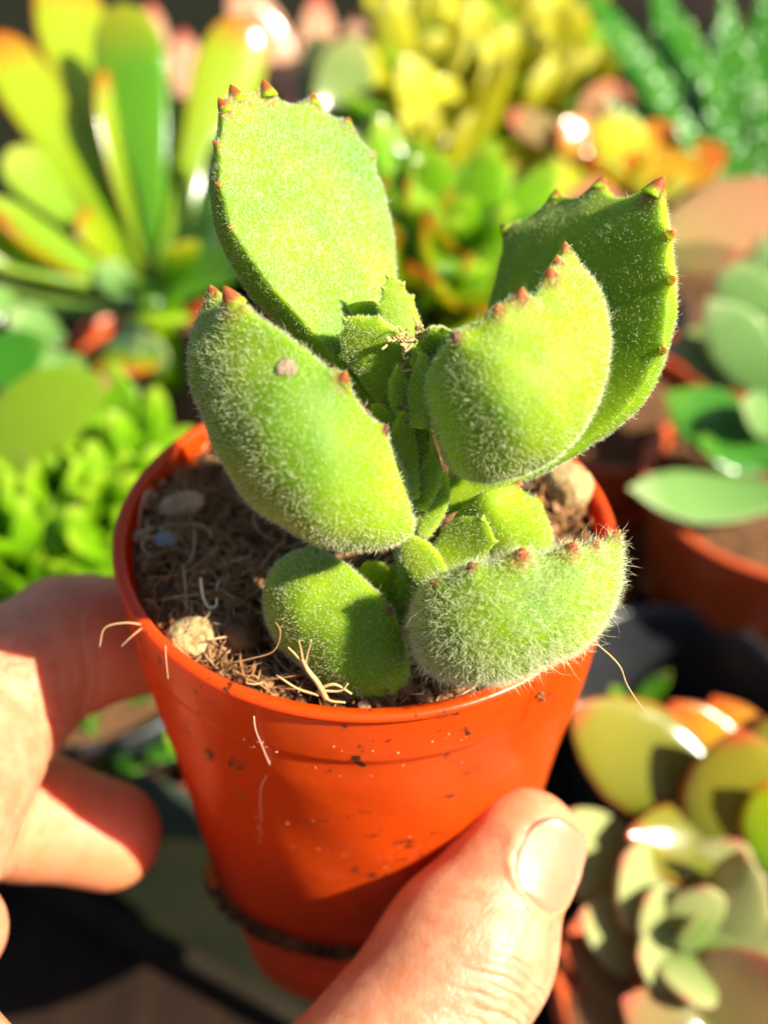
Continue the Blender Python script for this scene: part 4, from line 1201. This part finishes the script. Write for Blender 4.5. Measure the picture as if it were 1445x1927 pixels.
# 3 -- grey green echeveria
c = P(640, 250, 36)
pl3 = thing('grey_rosette_succulent', [c[0], c[1], 6.0], 'grey green rosette with cream edged leaves just behind the tallest fuzzy leaf', 'succulent')
for b, t, w, nrm in (((600, 290, 36), (590, 65, 36.2), 120, (-.5, -.8, .3)), ((640, 300, 35.5), (672, 70, 35.5), 130, (.4, -.9, .2)), ((660, 330, 35), (745, 220, 34), 110, (.1, -.5, .9)), ((570, 330, 35), (470, 250, 35), 110, (-.2, -.6, .8)), ((690, 420, 34), (765, 330, 32.5), 95, (0, -.5, .9))):
    pleaf(pl3, b, t, w, L_GREY, 'round', normal=nrm, thick=.3, bow=.1, hollow=.3)
rosette(pl3, P(640, 330, 35.5), 12, 2.4, 1.3, L_GREY, 'round', (25, 85), seed=3)
bpot([c[0], c[1], 5.6], 3.0, 5.5, M_POTB, 'terracotta coloured pot under the grey green rosette', 3)

# 4 -- yellow stonecrop cushion
c = P(860, 200, 38)
pl4 = thing('yellow_stonecrop', [c[0], c[1], 6.0], 'bright yellow green cushion of plump stonecrop rosettes at the back, right of centre', 'succulent')
g4 = np.random.default_rng(4)
for i, (x, y, d) in enumerate(((870, 60, 38.5), (960, 60, 39), (1040, 40, 39.5), (800, 110, 38), (760, 170, 37.5), (900, 150, 37.5), (985, 140, 38), (830, 220, 36.8), (930, 240, 36.8), (1060, 130, 38.5), (740, 60, 40), (820, 20, 40), (920, -20, 41), (1020, -30, 41), (880, 320, 36), (780, 290, 36.3), (1000, 210, 37))):
    rosette(pl4, P(x, y, d), 8, 3.0, 1.6, L_YEL, 'round', (5, 95), axis=unit([g4.normal(0, .25), -.35 + g4.normal(0, .2), 1]), thick=.36, bow=.06, hollow=0, jitter=.3, seed=40 + i, mats=[L_YEL, L_YEL, L_YEL, L_SEDUM])
    stalk(pl4, P(x, y + 160, d + 1), P(x, y, d), .18, L_YEL)
bpot([c[0], c[1] + .5, 6.2], 3.6, 6.1, M_BLACK, 'black pot under the yellow green stonecrop cushion', 4)

# 5 -- dark green spiky plant with white warts
c = P(1370, 330, 34)
pl5 = thing('spiky_succulent', [c[0], c[1], 5.5], 'dark green spiky succulent dotted with white warts in the top right corner', 'succulent')
M_WART = simple_mat('wart', (.50, .70, .42), .3)
Jw = Joined(); bw_, bf_ = blob_unit(1, 0, .1)
for b, t, w, nrm in (((1340, 360, 33.5), (1075, -60, 35.5), 190, (.35, -.8, .5)), ((1330, 330, 34.5), (1220, -80, 37), 180, (.1, -.9, .4)), ((1400, 340, 33.5), (1360, -20, 34.5), 200, (-.1, -.9, .4)), ((1440, 340, 33), (1445, -60, 35), 230, (-.3, -.9, .3)),
                     ((1350, 380, 32.8), (1210, 120, 33), 130, (.2, -.8, .6)), ((1410, 380, 32.5), (1320, 130, 33), 150, (0, -.9, .4)), ((1470, 400, 32.5), (1420, 150, 32.4), 170, (-.2, -.9, .4)), ((1460, 330, 34), (1540, -40, 35.5), 200, (-.5, -.8, .3)), ((1335, 350, 33.2), (1150, 40, 34), 150, (.3, -.8, .5)), ((1380, 360, 33), (1290, 30, 33.6), 150, (.1, -.9, .4)), ((1430, 370, 32.8), (1395, 60, 33.2), 150, (-.1, -.9, .4)), ((1370, 400, 32.2), (1265, 220, 32.2), 120, (.1, -.8, .6)), ((1340, 380, 32.9), (1130, 180, 33.2), 120, (.3, -.7, .6))):
    w = w * .68
    pleaf(pl5, b, t, w, L_DEEP, 'spike', normal=nrm, thick=.3, bow=-.03, hollow=.3)
    p0, p1 = P(*b), P(*t); ax = unit(p1 - p0); nn = unit(np.asarray(nrm) - ax * (np.asarray(nrm) @ ax)); xx = np.cross(ax, nn); Lf = np.linalg.norm(p1 - p0); wf = W(w, 34)
    for k in range(20):
        f = g4.uniform(.1, .95); hw = .5 * wf * np.interp(f, *PROFILES['spike']); q = g4.uniform(-1, 1)
        hgt = .5 * (np.interp(f, *PROFILES['spike']) * .75 + .25 * math.sqrt(1 - f ** 4)) * .25 * math.sqrt(1 - q * q) * wf * .3 + .03 * (4 * (f - .5) ** 2 - 1) * -Lf
        Jw.add(bw_ * g4.uniform(.045, .09) + p0 + ax * Lf * f + xx * hw * q + nn * hgt, bf_)
o = Jw.build('wart', M_WART, pl5); props(o, kind='stuff')
bpot([c[0], c[1] + .5, 5.5], 3.4, 5.4, M_POTB, 'terracotta coloured pot under the spiky succulent in the top right corner', 5)

# 6 -- orange and yellow plant behind the right leaves
c = P(1130, 330, 33)
pl6 = thing('orange_succulent', [c[0], c[1], 6.0], 'yellow and orange flushed succulent between the stonecrop and the spiky plant', 'succulent')
for b, t, w, m, nrm in (((1150, 290, 33), (1150, 150, 33.6), 125, L_ROSE, (.1, -.8, .5)), ((1100, 260, 32.6), (955, 215, 32.4), 75, L_BLUSH, (0, -.5, .9)), ((1130, 300, 32.4), (1060, 225, 32.2), 85, L_ORANGE, (.1, -.6, .8)), ((1150, 310, 32.2), (1175, 215, 32.2), 110, L_YEL, (0, -.7, .7)),
                        ((1180, 310, 32.2), (1268, 235, 32.4), 85, L_ORANGE, (0, -.7, .7)), ((1200, 330, 32), (1365, 285, 31.8), 100, L_ORANGE, (0, -.5, .9)), ((1190, 340, 31.6), (1290, 350, 30.8), 80, L_YEL, (0, -.5, .9)), ((1110, 330, 31.8), (1010, 345, 31), 85, L_YEL, (0, -.5, .9)), ((1140, 330, 31.5), (1090, 400, 30.2), 90, L_ORANGE, (0, -.4, .9))):
    pleaf(pl6, b, t, w, m, 'round', normal=nrm, thick=.3, bow=.08, hollow=.25)
rosette(pl6, P(1150, 330, 32.3), 10, 1.6, .9, L_YEL, 'round', (15, 70), seed=6, mats=[L_YEL, L_ORANGE])
bpot([c[0], c[1], 5.4], 2.9, 5.3, M_BLACK, 'black pot under the yellow and orange succulent', 6)

# 7 -- pinkish brown leaves either side of the back right leaf
c = P(1120, 520, 29)
pl7 = thing('rose_brown_succulent', [c[0], c[1], 5.0], 'rosy brown broad leaved succulent directly behind the right fuzzy leaves', 'succulent')
for b, t, w, m, nrm in (((1010, 470, 29), (782, 290, 29.5), 105, L_ROSE, (.3, -.6, .8)), ((1230, 470, 29), (1490, 345, 29.5), 170, L_ROSE, (-.1, -.5, .9)), ((1230, 480, 28.6), (1400, 480, 28), 80, L_BLUSH, (0, -.4, .9)), ((1120, 500, 28.5), (1120, 330, 29.5), 150, L_ROSE, (0, -.8, .5)), ((1050, 520, 28.5), (950, 560, 27.5), 110, L_ROSE, (0, -.4, .9))):
    pleaf(pl7, b, t, w, m, 'pointed', normal=nrm, thick=.30, bow=.05, hollow=.12)
bpot([c[0], c[1], 4.6], 2.9, 4.5, M_POTB, 'terracotta coloured pot in shade behind the right fuzzy leaf', 7)

# 8 -- fresh green plant seen through the middle
c = P(820, 560, 27.5)
pl8 = thing('fresh_green_succulent', [c[0], c[1], 5.0], 'fresh green small leaved succulent seen between the upright fuzzy leaves', 'succulent')
for i, (x, y, d) in enumerate(((810, 430, 28), (890, 450, 28), (860, 530, 27.4), (780, 560, 27.4), (910, 560, 27.2), (760, 420, 28.5))):
    rosette(pl8, P(x, y, d), 8, 2.7, 1.05, L_LIME, 'tongue', (10, 80), axis=(0, -.3, 1), thick=.45, seed=80 + i, mats=[L_LIME, L_SEDUM, L_SEDUM])
    stalk(pl8, P(x, y + 150, d + .6), P(x, y, d), .16, L_SEDUM)
bpot([c[0], c[1], 4.8], 2.8, 4.7, M_BLACK, 'black pot behind the crown of the fuzzy succulent', 8)

# 9 -- variegated pale plant in an orange pot, right edge
pc = P(1475, 905, 28.0)
bpot(pc, 3.1, 5.2, M_POTB, 'terracotta coloured pot half cut off by the right picture edge', 9)
pl9 = thing('variegated_succulent', pc - [0, 0, .45], 'pale green white edged succulent in the pot at the right picture edge', 'succulent')
for b, t, w, m, nrm in (((1480, 930, 27.2), (1182, 918, 25.6), 120, L_GLAUC, (0, -.35, .95)), ((1470, 760, 28), (1330, 560, 27.6), 120, L_GLAUC, (-.3, -.7, .6)), ((1480, 700, 28), (1360, 480, 28.4), 130, L_GLAUC, (-.2, -.8, .5)), ((1490, 800, 27.6), (1395, 760, 26.6), 90, L_GLAUC, (0, -.6, .8)), ((1480, 860, 27.5), (1250, 740, 27.6), 150, L_DEEP, (-.2, -.4, .9)), ((1480, 850, 27.8), (1310, 830, 27.2), 120, L_DEEP, (-.1, -.4, .9)), ((1480, 700, 28.5), (1260, 640, 28.6), 130, L_GREY, (-.2, -.5, .8)), ((1490, 640, 28.5), (1440, 440, 29), 130, L_GLAUC, (-.2, -.9, .4))):
    pleaf(pl9, b, t, w, m, 'pointed', normal=nrm, thick=.32, bow=.06, hollow=.12)
pc2 = P(1150, 760, 31.5)
bpot(pc2, 2.6, 4.8, M_POTB, 'dark reddish pot in shade just past the right rim of the held pot', 10)

# 10 -- black pot and golden rosette, lower right
pb = at_table(1275, 1290, 4.6)
bpot(pb, 2.35, 4.5, M_BLACK, 'shiny black pot with a pale rim streak right of the held pot', 11, 2.6)
pl10 = thing('sprout', pb - [0, 0, .4], 'single narrow green leaf shoot in the shiny black pot', 'sprout')
pleaf(pl10, (1185, 1345, 25.2), (1262, 1260, 24.6), 42, L_GREEN, 'pointed', thick=.3)
pleaf(pl10, (1190, 1350, 25.2), (1150, 1290, 25.0), 36, L_GREEN, 'pointed', thick=.3)
c = P(1390, 1560, 22.6)
pl11 = thing('golden_rosette_succulent', [c[0], c[1], 3.5], 'golden yellow rosette with red edged pointed leaves at the lower right', 'succulent')
for b, t, w, nrm, m in (((1360, 1530, 22.6), (1072, 1328, 22.0), 215, (.15, -.75, .7), L_GOLD), ((1410, 1640, 22.2), (1385, 1372, 21.4), 230, (0, -.95, .2), L_GOLD), ((1400, 1500, 22.8), (1262, 1320, 22.8), 150, (.1, -.8, .5), L_ORANGE), ((1420, 1480, 23), (1340, 1310, 23.2), 150, (0, -.9, .4), L_ORANGE), ((1470, 1540, 22.6), (1500, 1330, 22.6), 200, (-.2, -.9, .3), L_GOLD), ((1470, 1640, 22), (1440, 1470, 21.2), 120, (0, -.9, .4), L_LIME), ((1400, 1600, 22.2), (1180, 1570, 21.8), 160, (0, -.5, .9), L_GOLD)):
    pleaf(pl11, b, t, w, m, 'acute', normal=nrm, thick=.40, bow=.10, hollow=0)
stalk(pl11, [c[0], c[1], .4], c, .3, L_GREY)
# 11 -- mint rosette under it
c = P(1290, 1720, 22.4)
pl12 = thing('mint_rosette_succulent', [c[0], c[1], 2.4], 'pale mint green rosette of thick blunt leaves right of the thumb', 'succulent')
for b, t, w, nrm, m in (((1270, 1720, 22.6), (1062, 1530, 21.8), 190, (.3, -.4, .9), L_MINT), ((1280, 1700, 22.7), (1228, 1530, 22.2), 170, (.2, -.4, .9), L_MINT), ((1310, 1740, 22.2), (1172, 1612, 21.2), 190, (.2, -.4, .9), L_MINT), ((1330, 1720, 22.4), (1385, 1580, 21.8), 190, (.1, -.4, .9), L_MINT), ((1345, 1840, 21.8), (1396, 1600, 20.8), 140, (-.5, -.7, .5), L_MINT),
                        ((1300, 1780, 22.2), (1090, 1720, 21.6), 170, (.2, -.4, .9), L_MINT), ((1300, 1770, 21.8), (1215, 1690, 21.0), 130, (.1, -.5, .9), L_MINT), ((1310, 1770, 21.6), (1320, 1670, 21.0), 120, (0, -.5, .9), L_MINT), ((1300, 1800, 21.6), (1200, 1800, 20.9), 130, (0, -.5, .9), L_MINT), ((1310, 1810, 21.4), (1290, 1880, 20.6), 130, (0, -.5, .9), L_MINT), ((1330, 1780, 21.8), (1470, 1730, 21.2), 170, (-.1, -.5, .9), L_MINT), ((1320, 1780, 21.3), (1300, 1740, 20.8), 80, (0, -.5, .9), L_GREY)):
    pleaf(pl12, b, t, w, m, 'acute' if m is L_MINT else 'tongue', normal=nrm, thick=.42, bow=.14, hollow=.05)
stalk(pl12, [c[0], c[1], .3], c, .3, L_GREY)
# 12 -- blush leaves at the bottom edge
c = P(1300, 1930, 22.4)
pl13 = thing('blush_rosette_succulent', [c[0], c[1], 1.5], 'dusky pink tinged rosette at the bottom right corner', 'succulent')
for b, t, w, nrm in (((1260, 1900, 22.4), (1060, 1760, 22.0), 110, (.2, -.4, .9)), ((1280, 1960, 21.6), (1480, 1815, 20.4), 210, (-.1, -.6, .8)), ((1330, 1970, 21.2), (1170, 1880, 20.8), 130, (.1, -.5, .9)), ((1230, 1940, 22.2), (1075, 1850, 22.2), 120, (.2, -.4, .9)), ((1300, 1900, 22.2), (1190, 1830, 21.8), 120, (.1, -.4, .9)), ((1320, 1960, 21.6), (1390, 2080, 20.6), 200, (0, -.4, .9)), ((1260, 1960, 22), (1150, 2040, 21.6), 180, (0, -.4, .9)), ((1350, 1900, 21.9), (1460, 1860, 21.6), 150, (-.1, -.5, .9))):
    pleaf(pl13, b, t, w, L_BLUSH, 'acute', normal=nrm, thick=.38, bow=.10, hollow=0)
pr_ = at_table(1300, 1860, 2.0)
bpot(at_table(1290, 1880, 1.5), 2.6, 1.45, M_POTB, 'low terracotta coloured pot under the blush rosette', 12)

# 13 -- left: broad pointed leaf, bright stonecrop, glaucous scraps
c = P(-40, 860, 26)
pl14 = thing('pointed_leaf_succulent', [c[0], c[1], 4.5], 'green succulent with one broad pink tipped pointed leaf at the left edge', 'succulent')
pleaf(pl14, (-60, 850, 25.6), (212, 712, 25.0), 165, L_PALE, 'pointed', normal=(.1, -.6, .8), thick=.2, bow=-.03, hollow=.35)
L_PTIP = LM('pink_tipped_leaf', (0.30, 0.50, 0.010), (0.66, 0.22, 0.16), rough=.3, trans=.4, tipstart=.9, coat=.5)
for o in pl14.children: o.data.materials[0] = L_PTIP
pleaf(pl14, (-60, 700, 27), (90, 640, 27), 120, L_DEEP, 'pointed', normal=(.1, -.5, .9), thick=.22)
pleaf(pl14, (-60, 930, 25.6), (60, 860, 25.0), 110, L_PALE, 'pointed', normal=(.1, -.6, .8), thick=.22)
bpot([c[0] - .5, c[1], 4.2], 2.6, 4.1, M_BLACK, 'black pot at the left edge under the pointed leaf', 13)
c = P(110, 1000, 26.5)
pl15 = thing('green_stonecrop', [c[0], c[1], 4.2], 'vivid green stonecrop mat of small plump leaves left of the held pot', 'succulent')
g5 = np.random.default_rng(15)
for i, (x, y, d) in enumerate(((30, 920, 26.5), (110, 870, 26.8), (190, 830, 27), (250, 850, 27), (70, 1000, 26), (160, 930, 26.4), (230, 930, 26.5), (130, 1030, 25.8), (30, 1070, 25.5), (200, 1010, 26), (0, 990, 26.2), (280, 900, 27), (90, 1100, 25.4), (-30, 1120, 25.2), (180, 1100, 25.6), (260, 1010, 26.2))):
    rosette(pl15, P(x, y, d), 9, 2.3, .85, L_SEDUM, 'tongue', (5, 85), axis=unit([g5.normal(0, .3), -.3 + g5.normal(0, .3), 1]), thick=.5, bow=.06, hollow=0, jitter=.28, seed=150 + i)
    stalk(pl15, P(x, y + 130, d + .8), P(x, y, d), .13, L_SEDUM)
bpot([c[0], c[1], 3.9], 3.4, 3.8, M_BLACK, 'black pot under the vivid green stonecrop', 14)
c = P(150, 640, 29)
pl16 = thing('glaucous_succulent', [c[0], c[1], 5.0], 'whitish blue green succulent in the gap under the paddle leaves', 'succulent')
for b, t, w in (((120, 640, 29), (20, 590, 28.6), 95), ((200, 660, 29), (270, 620, 28.4), 95), ((160, 680, 28.6), (60, 700, 28), 90), ((230, 560, 29.6), (205, 490, 29.8), 70), ((40, 600, 29.4), (-30, 550, 29), 80), ((260, 700, 28.6), (300, 640, 28.2), 80), ((180, 700, 28.4), (240, 760, 27.6), 90)):
    pleaf(pl16, b, t, w, L_GLAUC, 'round', normal=(.3, -.4, .9), thick=.35, bow=.06, hollow=.2)
bpot([c[0], c[1], 4.6], 2.8, 4.5, M_BLACK, 'black pot under the whitish blue green succulent', 15)
# 14 -- pot seen between the fingers and the held pot
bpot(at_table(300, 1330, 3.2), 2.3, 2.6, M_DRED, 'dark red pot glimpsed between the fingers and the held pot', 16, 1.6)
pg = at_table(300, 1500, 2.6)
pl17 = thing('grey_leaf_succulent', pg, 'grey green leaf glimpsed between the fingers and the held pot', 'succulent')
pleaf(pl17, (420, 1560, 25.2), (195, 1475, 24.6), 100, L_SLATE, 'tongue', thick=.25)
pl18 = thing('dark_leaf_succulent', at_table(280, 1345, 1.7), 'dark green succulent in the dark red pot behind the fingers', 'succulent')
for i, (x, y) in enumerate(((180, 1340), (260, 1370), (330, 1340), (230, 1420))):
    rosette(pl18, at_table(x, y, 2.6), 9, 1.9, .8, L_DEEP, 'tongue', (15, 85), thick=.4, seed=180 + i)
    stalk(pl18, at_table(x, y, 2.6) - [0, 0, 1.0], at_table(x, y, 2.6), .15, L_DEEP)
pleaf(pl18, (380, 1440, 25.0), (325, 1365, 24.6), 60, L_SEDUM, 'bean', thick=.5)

# the dark tray the plants stand in; its rim crosses the lower left corner
tray = thing('plant_tray', [6, 25, 0], 'dark olive plastic tray with a raised rim under the plants', 'tray')
M_TRAY = simple_mat('tray_plastic', (0.006, 0.007, 0.003), .85, (0.011, 0.012, 0.005), 60, .08)
M_TRIM = simple_mat('tray_trim', (0.012, 0.009, 0.005), .8, (0.02, 0.015, 0.009), 60, .1)
a0, a1 = at_table(-60, 1585, .9), at_table(640, 1975, .9)
e = unit(a1 - a0); nrm_ = unit(np.cross([0, 0, 1], e)); 
if nrm_[1] < 0: nrm_ = -nrm_
a0 = a0 - e * 40; a1 = a1 + e * 25
def slab(p, q, w, z0, z1):
    v = [p, q, q + nrm_ * w, p + nrm_ * w]
    V = [(x[0], x[1], z0) for x in v] + [(x[0], x[1], z1) for x in v]
    return V, [(0, 3, 2, 1), (4, 5, 6, 7), (0, 1, 5, 4), (1, 2, 6, 5), (2, 3, 7, 6), (3, 0, 4, 7)]
V, F = slab(a0 + nrm_ * .35, a1 + nrm_ * .35, 55, .02, .18); obj('tray_floor', V, F, M_TRAY, tray, False)
V, F = slab(a0, a1, .35, .02, .9); obj('tray_rim', V, F, M_TRIM, tray, False)

for o in bpy.data.objects:
    if '_w' in o: del o['_w']
